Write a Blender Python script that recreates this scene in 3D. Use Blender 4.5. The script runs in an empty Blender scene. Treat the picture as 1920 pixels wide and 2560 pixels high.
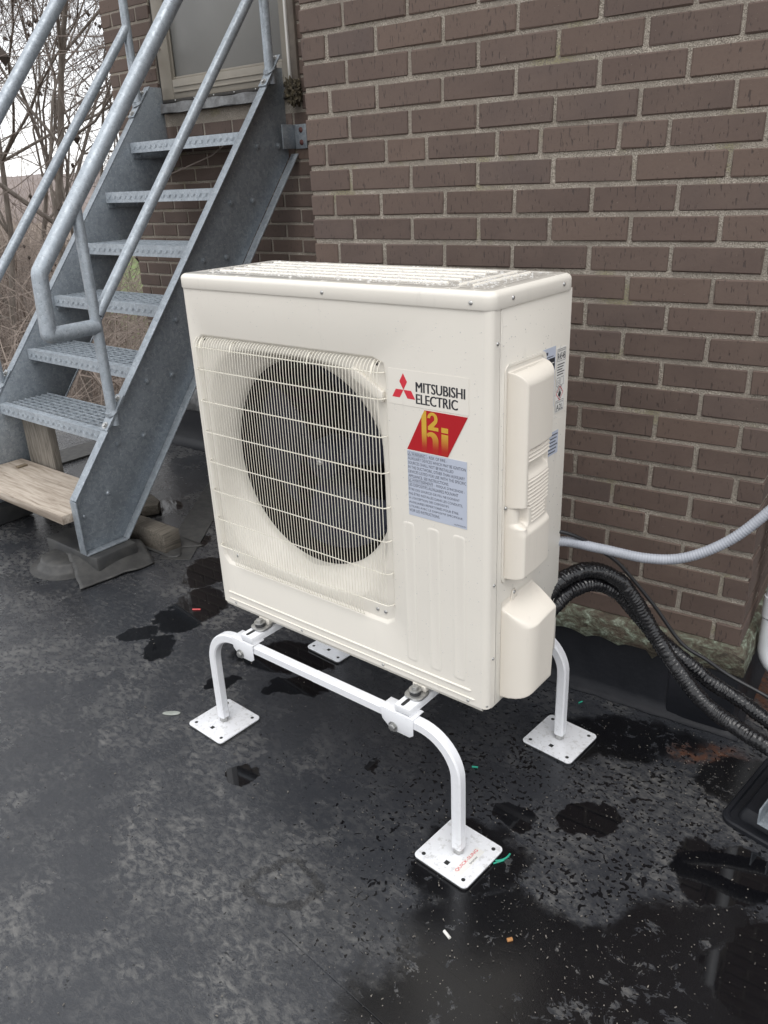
import bpy, bmesh, math, random
import numpy as np
from mathutils import Vector, Matrix, noise as mnoise

# ------------------------------------------------------------------ camera, sky, sun, exposure
scene = bpy.context.scene
COL = scene.collection
CAM = Vector((1.5621, -1.1737, 1.4231))
YAW, PITCH, ROLL, FPX = -0.6953, -0.4004, -0.0447, 1982.3
fw = Vector((math.sin(YAW)*math.cos(PITCH), math.cos(YAW)*math.cos(PITCH), math.sin(PITCH)))
rt = Vector((math.cos(YAW), -math.sin(YAW), 0)); up = rt.cross(fw)
r2 = rt*math.cos(ROLL)+up*math.sin(ROLL); u2 = -rt*math.sin(ROLL)+up*math.cos(ROLL)
cd = bpy.data.cameras.new('camera'); cam = bpy.data.objects.new('camera', cd); COL.objects.link(cam)
cam.matrix_world = Matrix(((r2.x, u2.x, -fw.x, CAM.x), (r2.y, u2.y, -fw.y, CAM.y), (r2.z, u2.z, -fw.z, CAM.z), (0, 0, 0, 1)))
cd.sensor_fit = 'VERTICAL'; cd.sensor_height = 36.0; cd.lens = FPX/2560*36.0
cd.clip_start = 0.02; cd.clip_end = 3000
scene.camera = cam
scene.render.resolution_x = 768; scene.render.resolution_y = 1024

SUN_EL, SUN_AZ = math.radians(62), math.radians(150)        # azimuth clockwise from +Y
w = bpy.data.worlds.new("World"); scene.world = w; w.use_nodes = True
nt = w.node_tree; nt.nodes.clear()
def N(t, kind, **kw):
    n = t.nodes.new(kind)
    for k, v in kw.items(): setattr(n, k, v)
    return n
out = N(nt, 'ShaderNodeOutputWorld'); bg = N(nt, 'ShaderNodeBackground'); bg.inputs['Strength'].default_value = 0.12
sky = N(nt, 'ShaderNodeTexSky'); sky.sky_type = 'NISHITA'; sky.sun_disc = False
sky.sun_elevation = SUN_EL; sky.sun_rotation = SUN_AZ; sky.dust_density = 3.0
tc = N(nt, 'ShaderNodeTexCoord'); mp = N(nt, 'ShaderNodeMapping'); mp.inputs['Scale'].default_value = (1, 1, 3)
nz = N(nt, 'ShaderNodeTexNoise'); nz.inputs['Scale'].default_value = 1.6; nz.inputs['Detail'].default_value = 5
cr = N(nt, 'ShaderNodeValToRGB')
cr.color_ramp.elements[0].position = .3; cr.color_ramp.elements[0].color = (.80, .84, .90, 1)
cr.color_ramp.elements[1].position = .7; cr.color_ramp.elements[1].color = (1.0, .985, .96, 1)
sc_ = N(nt, 'ShaderNodeVectorMath', operation='SCALE'); sc_.inputs['Scale'].default_value = 10.0
mx = N(nt, 'ShaderNodeMix', data_type='RGBA'); mx.inputs[0].default_value = 0.9
nt.links.new(tc.outputs['Generated'], mp.inputs[0]); nt.links.new(mp.outputs[0], nz.inputs['Vector'])
nt.links.new(nz.outputs['Fac'], cr.inputs[0]); nt.links.new(cr.outputs[0], sc_.inputs[0])
nt.links.new(sky.outputs[0], mx.inputs[6]); nt.links.new(sc_.outputs[0], mx.inputs[7])
nt.links.new(mx.outputs[2], bg.inputs[0]); nt.links.new(bg.outputs[0], out.inputs[0])

sd = bpy.data.lights.new('sun', 'SUN'); sd.energy = 0.8; sd.angle = math.radians(35); sd.color = (1, .97, .93)
sun = bpy.data.objects.new('sun', sd); COL.objects.link(sun)
sdir = Vector((math.sin(SUN_AZ)*math.cos(SUN_EL), math.cos(SUN_AZ)*math.cos(SUN_EL), math.sin(SUN_EL)))
sun.rotation_euler = sdir.to_track_quat('Z', 'Y').to_euler(); sun.location = (3, -4, 8)
vs = scene.view_settings
vs.view_transform = 'Standard'; vs.look = 'None'; vs.gamma = 1; vs.use_curve_mapping = False
vs.exposure = 0.55

# ------------------------------------------------------------------ helpers
random.seed(7)
R = random.Random(11)
class MB:
    def __init__(s): s.v = []; s.f = []
    def add(s, vs_, fs):
        o = len(s.v); s.v += [tuple(p) for p in vs_]; s.f += [tuple(i+o for i in q) for q in fs]; return s
    def box(s, a, b):
        (x0, y0, z0), (x1, y1, z1) = a, b
        return s.add([(x0,y0,z0),(x1,y0,z0),(x1,y1,z0),(x0,y1,z0),(x0,y0,z1),(x1,y0,z1),(x1,y1,z1),(x0,y1,z1)],
            [(0,3,2,1),(4,5,6,7),(0,1,5,4),(1,2,6,5),(2,3,7,6),(3,0,4,7)])
    def obox(s, c, ax, ay, az, hx, hy, hz):
        c, ax, ay, az = Vector(c), Vector(ax).normalized(), Vector(ay).normalized(), Vector(az).normalized()
        P = [c+ax*hx*i+ay*hy*j+az*hz*k for k in (-1,1) for i, j in ((-1,-1),(1,-1),(1,1),(-1,1))]
        return s.add(P, [(0,3,2,1),(4,5,6,7),(0,1,5,4),(1,2,6,5),(2,3,7,6),(3,0,4,7)])
    def loft(s, rings, closed=True, cap0=False, cap1=False):
        n = len(rings[0]); o = len(s.v)
        for r_ in rings: s.v += [tuple(p) for p in r_]
        for i in range(len(rings)-1):
            for j in range(n if closed else n-1):
                a = o+i*n+j; b = o+i*n+(j+1) % n
                s.f.append((a, b, b+n, a+n))
        if cap0: s.f.append(tuple(o+j for j in reversed(range(n))))
        if cap1: s.f.append(tuple(o+(len(rings)-1)*n+j for j in range(n)))
        return s
    def tube(s, path, rad, sides=10, cap=True, sq=None, up0=None):
        P = [Vector(p) for p in path]; n = len(P); rings = []
        T = [(P[min(i+1, n-1)]-P[max(i-1, 0)]).normalized() for i in range(n)]
        ref = Vector(up0) if up0 else (Vector((0, 0, 1)) if abs(T[0].z) < .9 else Vector((1, 0, 0)))
        u = (ref-T[0]*ref.dot(T[0])).normalized()
        for i in range(n):
            u = (u-T[i]*u.dot(T[i])).normalized(); v = T[i].cross(u)
            r_ = rad[i] if isinstance(rad, (list, tuple)) else rad
            if sq:
                rings.append([P[i]+u*(a*r_)+v*(b*r_) for a, b in sq])
            else:
                rings.append([P[i]+u*(math.cos(t)*r_)+v*(math.sin(t)*r_) for t in (2*math.pi*k/sides for k in range(sides))])
        return s.loft(rings, True, cap, cap)
    def cyl(s, a, b, r_, sides=16): return s.tube([a, b], r_, sides)
    def dome(s, c, n_, r_, h, sides=10):
        c, n_ = Vector(c), Vector(n_).normalized(); t = n_.orthogonal().normalized(); b = n_.cross(t); rings = []
        for k in (0, .5, .85):
            rr = r_*math.sqrt(1-k*k)
            rings.append([c+n_*(h*k)+t*(math.cos(q)*rr)+b*(math.sin(q)*rr) for q in (2*math.pi*i/sides for i in range(sides))])
        return s.loft(rings, True, False, True)
    def prism(s, poly, d):
        n = len(poly); d = Vector(d); A = [Vector(p) for p in poly]; B = [p+d for p in A]
        return s.add(A+B, [tuple(reversed(range(n))), tuple(range(n, 2*n))]+[(i, (i+1) % n, n+(i+1) % n, n+i) for i in range(n)])
    def build(s, name, mat=None, parent=None, smooth=True, ang=35, bevel=0, label=None, weld=False):
        me = bpy.data.meshes.new(name); me.from_pydata(s.v, [], s.f); me.validate(); me.update()
        return mkobj(name, me, mat, parent, smooth, ang, bevel, label, True)
def mkobj(name, me, mat=None, parent=None, smooth=True, ang=35, bevel=0, label=None, fix=False):
    if bevel or fix:
        bm = bmesh.new(); bm.from_mesh(me)
        if fix: bmesh.ops.recalc_face_normals(bm, faces=bm.faces[:])
        if bevel:
            es = [e for e in bm.edges if len(e.link_faces) == 2 and e.calc_face_angle(0) > math.radians(40)]
            bmesh.ops.bevel(bm, geom=es, offset=bevel, segments=2, affect='EDGES', profile=.5, clamp_overlap=True)
        bm.to_mesh(me); bm.free()
    if smooth:
        me.shade_smooth(); me.set_sharp_from_angle(angle=math.radians(ang))
    if mat: me.materials.append(mat)
    o = bpy.data.objects.new(name, me); COL.objects.link(o)
    if parent: put(o, parent)
    if label: o['label'] = label
    return o
def put(o, parent):
    o.parent = parent; o.matrix_parent_inverse = Matrix.Translation(-wloc(parent))
def wloc(o):
    l = o.location.copy(); p_ = o.parent
    if p_: l = l + wloc(p_) + o.matrix_parent_inverse.translation
    return l
def tag(o, label, cat=None, group=None, kind=None):
    o['label'] = label
    if cat: o['category'] = cat
    if group: o['group'] = group
    if kind: o['kind'] = kind
    return o
def thing(name, loc, label, cat, group=None):
    o = bpy.data.objects.new(name, None); o.empty_display_size = .05; COL.objects.link(o); o.location = loc
    return tag(o, label, cat, group)
def part(name, loc, parent):
    o = bpy.data.objects.new(name, None); o.empty_display_size = .03; COL.objects.link(o); o.location = loc; put(o, parent); return o
def link_copy(src, parent=None, name=None):
    o = src.copy(); COL.objects.link(o)
    if parent: put(o, parent)
    return o
def rrect(x0, x1, y0, y1, r_, seg=5):
    pts = []
    for cx, cy, a0 in ((x1-r_, y1-r_, 0), (x0+r_, y1-r_, 90), (x0+r_, y0+r_, 180), (x1-r_, y0+r_, 270)):
        for k in range(seg+1):
            a = math.radians(a0+90*k/seg); pts.append((cx+r_*math.cos(a), cy+r_*math.sin(a)))
    return pts
def bez(pts, n=12):                                            # Catmull-Rom through points
    P = [Vector(p) for p in pts]; P = [P[0]*2-P[1]]+P+[P[-1]*2-P[-2]]; o = []
    for i in range(1, len(P)-2):
        for k in range(n):
            t = k/n; a, b, c, d = P[i-1], P[i], P[i+1], P[i+2]
            o.append(.5*((2*b)+(c-a)*t+(2*a-5*b+4*c-d)*t*t+(3*b-a-3*c+d)*t**3))
    o.append(P[-2]); return o
def text_into(mb, body, mapf, size=1.0, offset=0.0, extr=0):
    cu = bpy.data.curves.new('t', 'FONT'); cu.body = body; cu.size = size; cu.offset = offset; cu.resolution_u = 3
    ob = bpy.data.objects.new('t', cu); COL.objects.link(ob)
    dg = bpy.context.evaluated_depsgraph_get(); me = bpy.data.meshes.new_from_object(ob.evaluated_get(dg))
    co = [v.co.copy() for v in me.vertices]; fs = [tuple(p_.vertices) for p_ in me.polygons]
    bpy.data.objects.remove(ob); bpy.data.curves.remove(cu); bpy.data.meshes.remove(me)
    if not co: return
    x0 = min(c.x for c in co); x1 = max(c.x for c in co); y0 = min(c.y for c in co); y1 = max(c.y for c in co)
    mb.add([mapf((c.x-x0)/(x1-x0), (c.y-y0)/(y1-y0), x1-x0, y1-y0) for c in co], fs)

# ------------------------------------------------------------------ materials
def newmat(name):
    m = bpy.data.materials.new(name); m.use_nodes = True; t = m.node_tree; t.nodes.clear()
    o = N(t, 'ShaderNodeOutputMaterial'); b = N(t, 'ShaderNodeBsdfPrincipled'); t.links.new(b.outputs[0], o.inputs[0])
    return m, t, b
class G:                                                       # tiny node-graph helper
    def __init__(s, t): s.t = t
    def val(s, x, sock):
        if isinstance(x, (int, float)): sock.default_value = x
        elif isinstance(x, (tuple, list)): sock.default_value = tuple(x)
        else: s.t.links.new(x, sock)
    def math(s, op, a, b=0.0, clamp=False):
        n = N(s.t, 'ShaderNodeMath', operation=op, use_clamp=clamp); s.val(a, n.inputs[0]); s.val(b, n.inputs[1]); return n.outputs[0]
    def vmath(s, op, a, b=(0, 0, 0)):
        n = N(s.t, 'ShaderNodeVectorMath', operation=op); s.val(a, n.inputs[0]); s.val(b, n.inputs[1])
        return n.outputs['Value'] if op in ('LENGTH', 'DOT_PRODUCT', 'DISTANCE') else n.outputs[0]
    def vscale(s, a, k):
        n = N(s.t, 'ShaderNodeVectorMath', operation='SCALE'); s.val(a, n.inputs[0]); s.val(k, n.inputs['Scale']); return n.outputs[0]
    def coord(s, kind='Object'): return N(s.t, 'ShaderNodeTexCoord').outputs[kind]
    def map(s, v, scale=(1, 1, 1), rot=(0, 0, 0), loc=(0, 0, 0)):
        n = N(s.t, 'ShaderNodeMapping'); s.val(v, n.inputs[0]); n.inputs['Scale'].default_value = scale
        n.inputs['Rotation'].default_value = rot; n.inputs['Location'].default_value = loc; return n.outputs[0]
    def noise(s, v, scale, detail=3, rough=.5, out='Fac', dist=0):
        n = N(s.t, 'ShaderNodeTexNoise'); s.val(v, n.inputs['Vector']); n.inputs['Scale'].default_value = scale
        n.inputs['Detail'].default_value = detail; n.inputs['Roughness'].default_value = rough; n.inputs['Distortion'].default_value = dist
        return n.outputs[out]
    def voro(s, v, scale, feature='F1', out='Distance', rnd=1):
        n = N(s.t, 'ShaderNodeTexVoronoi', feature=feature); s.val(v, n.inputs['Vector']); n.inputs['Scale'].default_value = scale
        n.inputs['Randomness'].default_value = rnd; return n.outputs[out]
    def ss(s, x, a, b, lo=0., hi=1.):
        n = N(s.t, 'ShaderNodeMapRange', interpolation_type='SMOOTHSTEP'); s.val(x, n.inputs[0])
        for i, q in enumerate((a, b, lo, hi)): s.val(q, n.inputs[i+1])
        return n.outputs[0]
    def mix(s, f, a, b):
        n = N(s.t, 'ShaderNodeMix', data_type='RGBA'); s.val(f, n.inputs[0])
        for q, i in ((a, 6), (b, 7)):
            if isinstance(q, (tuple, list)): n.inputs[i].default_value = (*q[:3], 1)
            else: s.t.links.new(q, n.inputs[i])
        return n.outputs[2]
    def mixf(s, f, a, b):
        n = N(s.t, 'ShaderNodeMix'); s.val(f, n.inputs[0]); s.val(a, n.inputs[2]); s.val(b, n.inputs[3]); return n.outputs[0]
    def ramp(s, x, stops):
        n = N(s.t, 'ShaderNodeValToRGB'); e = n.color_ramp.elements
        while len(e) < len(stops): e.new(.5)
        for q, (p_, c) in zip(e, stops): q.position = p_; q.color = (*c, 1)
        s.val(x, n.inputs[0]); return n.outputs[0]
    def bump(s, h, strength=.3, dist=.002, normal=None):
        n = N(s.t, 'ShaderNodeBump'); n.inputs['Strength'].default_value = strength; n.inputs['Distance'].default_value = dist
        s.val(h, n.inputs['Height'])
        if normal: s.val(normal, n.inputs['Normal'])
        return n.outputs[0]
def setb(g, b, **kw):
    names = dict(color='Base Color', rough='Roughness', metal='Metallic', spec='Specular IOR Level', normal='Normal', trans='Transmission Weight', ior='IOR', coat='Coat Weight', coatr='Coat Roughness')
    for k, v in kw.items():
        s = b.inputs[names[k]]
        if k == 'color' and isinstance(v, (tuple, list)): s.default_value = (*v, 1)
        else: g.val(v, s)
def simple(name, c1, c2=None, scale=20, rough=.5, metal=0, spec=.5, bump=0, bscale=80, bdist=.001, stretch=(1, 1, 1), coord='Object', rvar=.1):
    m, t, b = newmat(name); g = G(t); v = g.map(g.coord(coord), stretch)
    c2 = c2 or tuple(x*.85 for x in c1)
    f = g.ss(g.noise(v, scale, 5, .6), .3, .7)
    setb(g, b, color=g.mix(f, c1, c2), rough=g.mixf(f, rough, min(1, rough+rvar)), metal=metal, spec=spec)
    if bump: setb(g, b, normal=g.bump(g.noise(v, bscale, 4, .6), bump, bdist))
    return m

def mat_roof():
    m, t, b = newmat('rubber_roof'); g = G(t); P = g.coord()
    nA = g.vmath('SUBTRACT', g.noise(P, 7, 4, .6, 'Color'), (.5, .5, .5)); nB = g.vmath('SUBTRACT', g.noise(P, 45, 3, .6, 'Color'), (.5, .5, .5))
    Pd = g.vmath('ADD', P, g.vmath('ADD', g.vscale(nA, .16), g.vscale(nB, .022)))
    Pd = g.vmath('MULTIPLY', Pd, (1, 1, 0))
    ca, sa = .81, .587
    Rv = lambda x, y: (x*ca+y*sa, x*sa-y*ca)                   # axes along / across the view
    n1 = g.vmath('DOT_PRODUCT', Pd, (ca, sa, 0)); n2 = g.vmath('DOT_PRODUCT', Pd, (sa, -ca, 0))
    cmb = N(t, 'ShaderNodeCombineXYZ'); t.links.new(n1, cmb.inputs[0]); t.links.new(n2, cmb.inputs[1]); RP = cmb.outputs[0]
    def blobs(L):
        acc = None
        for x, y, ra, rb in L:
            c = Rv(x, y)
            d = g.vmath('LENGTH', g.vmath('MULTIPLY', g.vmath('SUBTRACT', RP, (c[0], c[1], 0)), (1/ra, 1/rb, 0)))
            acc = d if acc is None else g.math('MINIMUM', acc, d)
        return acc
    pud = blobs([(-.80, .54, .10, .12), (-.62, .37, .10, .13), (-.59, .25, .09, .09), (-.62, .11, .06, .045), (-.50, .09, .06, .085),
                 (-1.53, .86, .09, .11), (-1.08, .70, .07, .06), (-.10, .30, .19, .09), (.03, .19, .10, .05), (-.16, .07, .055, .04),
                 (.207, -.162, .042, .042), (.456, .069, .022, .02), (.98, .228, .07, .05), (.85, .13, .05, .05), (1.30, .25, .11, .10), (1.5, .1, .2, .12)])
    wetz = blobs([(.81, -.06, .135, .135), (1.17, -.27, .42, .22), (1.35, .0, .25, .16), (1.0, -.16, .2, .10), (1.25, .55, .12, .10), (.93, .55, .22, .10), (1.75, -.2, .5, .4)])
    dryz = blobs([(1.05, .03, .14, .10), (1.15, .385, .09, .11)])
    ringd = g.math('ABSOLUTE', g.math('SUBTRACT', blobs([(.534, -.333, .068, .055)]), 1.0))
    pudm = g.ss(pud, .93, 1.06, 1, 0)
    big = g.noise(P, 2.3, 4, .6)
    wz = g.math('MULTIPLY', g.ss(g.math('ADD', wetz, g.math('MULTIPLY', g.math('SUBTRACT', big, .5), 1.2)), .84, 1.12, 1, 0), g.ss(dryz, .8, 1.05))
    fleck = g.ss(g.math('ADD', g.noise(P, 22, 5, .7, dist=.6), g.math('MULTIPLY', g.math('SUBTRACT', big, .5), .35)), .585, .62)          # dried-out islands inside the wet film
    wz = g.math('MULTIPLY', wz, g.math('SUBTRACT', 1., g.math('MULTIPLY', fleck, .8)))
    sp = g.math('ADD', g.noise(g.vmath('ADD', P, g.vscale(nA, .05)), 92, 1, .5), g.math('MULTIPLY', g.math('SUBTRACT', g.noise(P, 11, 3, .6), .5), .28))
    near = g.ss(g.vmath('DISTANCE', P, (1.05, .15, 0)), .25, .95, 1, 0)                # spatter thins out away from the wet corner
    spm = g.ss(sp, g.math('SUBTRACT', .74, g.math('MULTIPLY', near, .150)), g.math('SUBTRACT', .785, g.math('MULTIPLY', near, .150)))
    wetm = g.math('MAXIMUM', g.math('MAXIMUM', pudm, wz), g.math('MAXIMUM', spm, g.math('MULTIPLY', g.ss(ringd, .10, .24, .55, 0), g.ss(big, .42, .5))))
    d1 = g.noise(P, 5.5, 6, .66); d2 = g.noise(g.map(P, (1, 1.7, 1), (0, 0, .6)), 38, 5, .70, dist=.5)
    dust = g.math('MULTIPLY', g.ss(d1, .36, .64), g.ss(d2, .42, .66))
    dust2 = g.ss(g.noise(P, 110, 3, .7), .50, .72)
    flat = g.ss(g.noise(g.map(P, (1, 1, 1), (0, 0, .4), (3, 1, 0)), 3.2, 5, .6, dist=.4), .50, .56)          # cleaner, smoother washed patches
    far = g.ss(g.math('ADD', g.vmath('DISTANCE', P, (.45, .35, 0)), g.math('MULTIPLY', g.math('SUBTRACT', big, .5), .8)), .25, .85, .28, 1)   # dust held back under the unit, painting in its dark reflection
    base = g.mix(d1, (.021, .023, .028), (.038, .040, .045))
    base = g.mix(g.math('MULTIPLY', dust, far), base, (.142, .139, .133)); base = g.mix(g.math('MULTIPLY', g.math('MULTIPLY', dust2, .5), far), base, (.11, .108, .104))
    base = g.mix(g.math('MULTIPLY', flat, .6), base, (.026, .028, .033))
    rust = blobs([(1.13, .62, .10, .05), (1.17, .96, .14, .14)])
    base = g.mix(g.math('MULTIPLY', g.ss(rust, .6, 1.2, 1, 0), g.ss(g.noise(P, 40, 5, .7), .35, .6)), base, (.105, .05, .032))
    col = g.mix(wetm, base, g.mix(.03, (.004, .004, .005), base))
    rough = g.mixf(flat, g.mixf(dust, .27, .50), .22)
    rough = g.mixf(wetm, rough, .20); rough = g.mixf(pudm, rough, .035)
    h = g.math('ADD', g.math('MULTIPLY', g.noise(P, 300, 3, .6), .4), g.math('ADD', g.math('MULTIPLY', d2, .8), g.math('MULTIPLY', g.noise(P, 4, 3), 3.)))
    bp0 = N(t, 'ShaderNodeBump'); bp0.inputs['Distance'].default_value = .003; t.links.new(h, bp0.inputs['Height'])
    t.links.new(g.mixf(wetm, .40, g.mixf(pudm, .10, .0)), bp0.inputs['Strength'])
    setb(g, b, color=col, rough=rough, spec=.62, normal=bp0.outputs[0])
    return m
M_roof = mat_roof()
def mat_brick():
    m, t, b = newmat('brown_brick'); g = G(t); P = g.coord(); oi = N(t, 'ShaderNodeObjectInfo').outputs['Random']
    isl = N(t, 'ShaderNodeNewGeometry').outputs['Random Per Island']
    rnd = g.math('FRACT', g.math('ADD', oi, isl))
    geo = N(t, 'ShaderNodeNewGeometry').outputs['Position']
    c = g.ramp(rnd, [(0, (.110, .077, .064)), (.35, (.090, .064, .054)), (.7, (.124, .087, .070)), (1, (.092, .068, .060))])
    Po = g.vmath('ADD', geo, g.vscale(g.vmath('MULTIPLY', (1, 1, 1), (1, 0, 0)), 0.0))
    pit = g.noise(g.map(geo, (1, 1, .22)), 210, 2, .6); pits = g.ss(pit, .61, .70)
    fine = g.noise(geo, 120, 5, .7); blot = g.noise(geo, 9, 4, .6)
    c = g.mix(g.math('MULTIPLY', g.ss(blot, .35, .7), .4), c, (.140, .102, .083))
    c = g.mix(g.math('MULTIPLY', g.ss(fine, .45, .8), .35), c, (.080, .058, .049))
    c = g.mix(g.math('MULTIPLY', pits, .65), c, (.035, .028, .026))
    eff = g.ss(g.noise(geo, 400, 2, .5), .74, .80)
    c = g.mix(g.math('MULTIPLY', eff, .5), c, (.5, .47, .42))
    h = g.math('SUBTRACT', g.math('MULTIPLY', fine, .5), pits)
    setb(g, b, color=c, rough=g.mixf(blot, .62, .85), spec=.4, normal=g.bump(h, .55, .0018))
    return m
M_brick = mat_brick()
def mat_mortar():
    m, t, b = newmat('sandy_mortar'); g = G(t); P = N(t, 'ShaderNodeNewGeometry').outputs['Position']
    gr = g.noise(P, 420, 3, .6); bl = g.noise(P, 16, 4, .6)
    c = g.mix(g.ss(gr, .35, .68), (.155, .135, .112), (.54, .49, .42)); c = g.mix(g.ss(bl, .3, .75), c, (.26, .23, .195))
    mo = g.math('MULTIPLY', g.ss(g.noise(P, 6, 5, .65), .58, .70), g.ss(gr, .4, .6))
    c = g.mix(g.math('MULTIPLY', mo, .6), c, (.22, .21, .07))
    setb(g, b, color=c, rough=.92, spec=.25, normal=g.bump(g.math('ADD', gr, g.math('MULTIPLY', g.noise(P, 90, 4), 1.2)), .8, .004))
    return m
M_mortar = mat_mortar()
def mat_paint(name, c1, c2, rough, bump=.06, dirt=False):
    m, t, b = newmat(name); g = G(t); P = N(t, 'ShaderNodeNewGeometry').outputs['Position']
    f = g.noise(P, 6, 5, .6); d = g.math('MULTIPLY', g.ss(g.noise(g.map(P, (1, 1, .16)), 38, 5, .65), .58, .78), .34)
    c = g.mix(f, c1, c2); c = g.mix(d, c, tuple(x*.72 for x in c2))
    spk = g.ss(g.noise(P, 260, 2, .5), .77, .80); c = g.mix(g.math('MULTIPLY', spk, .4), c, tuple(x*.5 for x in c2))
    sn = N(t, 'ShaderNodeSeparateXYZ'); t.links.new(N(t, 'ShaderNodeNewGeometry').outputs['Normal'], sn.inputs[0])
    if dirt:
        sx = N(t, 'ShaderNodeSeparateXYZ'); t.links.new(P, sx.inputs[0])
        low = g.ss(sx.outputs[2], .012, .10, 1, .18)                                      # splashes reach the foot plates most
        spl = g.math('MULTIPLY', g.ss(g.noise(P, 75, 4, .65), .52, .66), low); rim = g.math('MULTIPLY', g.ss(g.voro(P, 62), .16, .05), low)
        c = g.mix(g.math('MULTIPLY', spl, .35), c, (.30, .285, .25)); c = g.mix(g.math('MULTIPLY', rim, .4), c, (.20, .19, .165))
    wet = g.math('MULTIPLY', g.ss(sn.outputs[2], .96, .99), g.ss(g.noise(P, 30, 4, .6), .30, .45))  # wet gloss, with the film's dark reflection also mixed into the colour
    setb(g, b, color=g.mix(g.math('MULTIPLY', wet, .06 if dirt else .35), c, tuple(x*.5 for x in c2)), rough=g.mixf(wet, g.mixf(f, rough, rough+.12), .11), spec=.5, normal=g.bump(g.noise(P, 700, 2, .5), bump, .0006, g.bump(g.noise(P, 3.5, 2, .5), .22, .012)))
    return m
M_cream = mat_paint('cream_enamel', (.775, .740, .672), (.73, .697, .63), .34)
M_plastic = mat_paint('cream_plastic', (.77, .72, .64), (.725, .68, .605), .42, .12)
M_wire = simple('cream_wire', (.78, .75, .66), (.72, .69, .60), 12, .35)
M_white = mat_paint('white_powder_coat', (.82, .83, .85), (.76, .77, .80), .36, .10, dirt=True)
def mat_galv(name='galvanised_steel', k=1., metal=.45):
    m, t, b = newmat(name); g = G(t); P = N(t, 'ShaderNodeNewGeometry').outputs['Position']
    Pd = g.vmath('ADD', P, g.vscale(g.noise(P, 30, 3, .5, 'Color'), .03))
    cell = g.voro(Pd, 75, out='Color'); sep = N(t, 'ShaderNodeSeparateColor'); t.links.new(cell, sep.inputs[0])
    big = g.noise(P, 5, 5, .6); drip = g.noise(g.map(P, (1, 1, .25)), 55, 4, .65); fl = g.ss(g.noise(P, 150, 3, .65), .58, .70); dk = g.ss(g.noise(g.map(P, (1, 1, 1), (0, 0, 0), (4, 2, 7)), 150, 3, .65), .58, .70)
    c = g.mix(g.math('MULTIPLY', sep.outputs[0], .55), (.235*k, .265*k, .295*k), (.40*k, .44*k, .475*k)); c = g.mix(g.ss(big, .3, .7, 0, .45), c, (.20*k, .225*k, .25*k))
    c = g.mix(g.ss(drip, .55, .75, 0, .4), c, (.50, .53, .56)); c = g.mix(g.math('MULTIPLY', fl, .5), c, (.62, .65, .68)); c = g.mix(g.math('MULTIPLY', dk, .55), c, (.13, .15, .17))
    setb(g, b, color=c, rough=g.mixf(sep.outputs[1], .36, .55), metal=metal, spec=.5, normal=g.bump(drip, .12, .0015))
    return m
M_galv = mat_galv('galvanised_steel', 1.12)
M_galv_lit = mat_galv('sky_lit_galvanised_steel', 1.5, .3)  # lighter copy for treads and rails, sky-lit brightness painted in
def mat_wood(name, a, bcol, axis, dark=(.05, .04, .03), sc=1.):
    m, t, b = newmat(name); g = G(t); P = N(t, 'ShaderNodeNewGeometry').outputs['Position']
    s = [1, 1, 1]; s[axis] = .07
    warp = g.vscale(g.vmath('SUBTRACT', g.noise(g.map(P, tuple(.3 if i == axis else 1 for i in range(3))), 9, 3, .5, 'Color'), (.5, .5, .5)), .05)
    v = g.map(g.vmath('ADD', P, warp), tuple(s))
    gr = g.noise(v, 130*sc, 5, .62); gr2 = g.noise(v, 42*sc, 3, .55)
    c = g.mix(g.ss(gr, .35, .68), a, bcol); c = g.mix(g.ss(gr2, .55, .66, 0, .75), c, tuple(.5*(x+y) for x, y in zip(dark, bcol)))
    c = g.mix(g.ss(gr, .60, .72, 0, .6), c, dark)
    setb(g, b, color=c, rough=.8, spec=.3, normal=g.bump(gr, .6, .003)); return m
M_wood_step = mat_wood('weathered_tan_wood', (.48, .42, .355), (.31, .26, .21), 0, (.09, .065, .05), .55)
M_wood_grey = mat_wood('weathered_grey_wood', (.155, .138, .115), (.090, .080, .067), 1, (.045, .04, .034))
M_wood_post = mat_wood('weathered_post_wood', (.22, .20, .172), (.13, .117, .10), 2, (.06, .05, .04))
M_rubber = simple('black_rubber', (.035, .036, .038), (.06, .06, .058), 18, .42, bump=.3, bscale=60, bdist=.002)
M_mat = simple('weathered_rubber_mat', (.058, .057, .054), (.036, .036, .036), 25, .5, bump=.4, bscale=90, bdist=.002)
M_curb = simple('black_membrane_upstand', (.008, .009, .012), (.013, .014, .018), 6, .45, spec=.3, bump=.35, bscale=7, bdist=.012)
def mat_tape():
    m, t, b = newmat('black_wrap'); g = G(t); P = N(t, 'ShaderNodeNewGeometry').outputs['Position']
    n = g.noise(P, 190, 4, .65)
    setb(g, b, color=g.mix(g.ss(n, .4, .7), (.006, .006, .007), (.016, .016, .018)), rough=g.mixf(n, .11, .20), spec=.5, normal=g.bump(n, .35, .0012)); return m
M_tape = mat_tape()
M_cable = simple('black_cable', (.02, .02, .022), None, 30, .35)
M_conduit = simple('grey_pvc_conduit', (.38, .40, .445), (.32, .34, .38), 25, .38, bump=.1)
M_navy = simple('dark_fan_plastic', (.005, .007, .018), (.008, .010, .026), 8, .38, spec=.28)
M_interior = simple('dark_interior', (.003, .003, .003), None, 8, .8, spec=.1)
M_coil = simple('dark_coil_fins', (.008, .008, .009), (.013, .013, .014), 60, .8, metal=.0, spec=.1)
M_steel = simple('zinc_bolt', (.52, .52, .51), (.40, .40, .39), 60, .32, metal=.85)
M_dark = simple('dark_hole', (.02, .02, .02), None, 8, .8)
M_washer = simple('rubber_washer', (.04, .04, .042), None, 30, .6)
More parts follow.
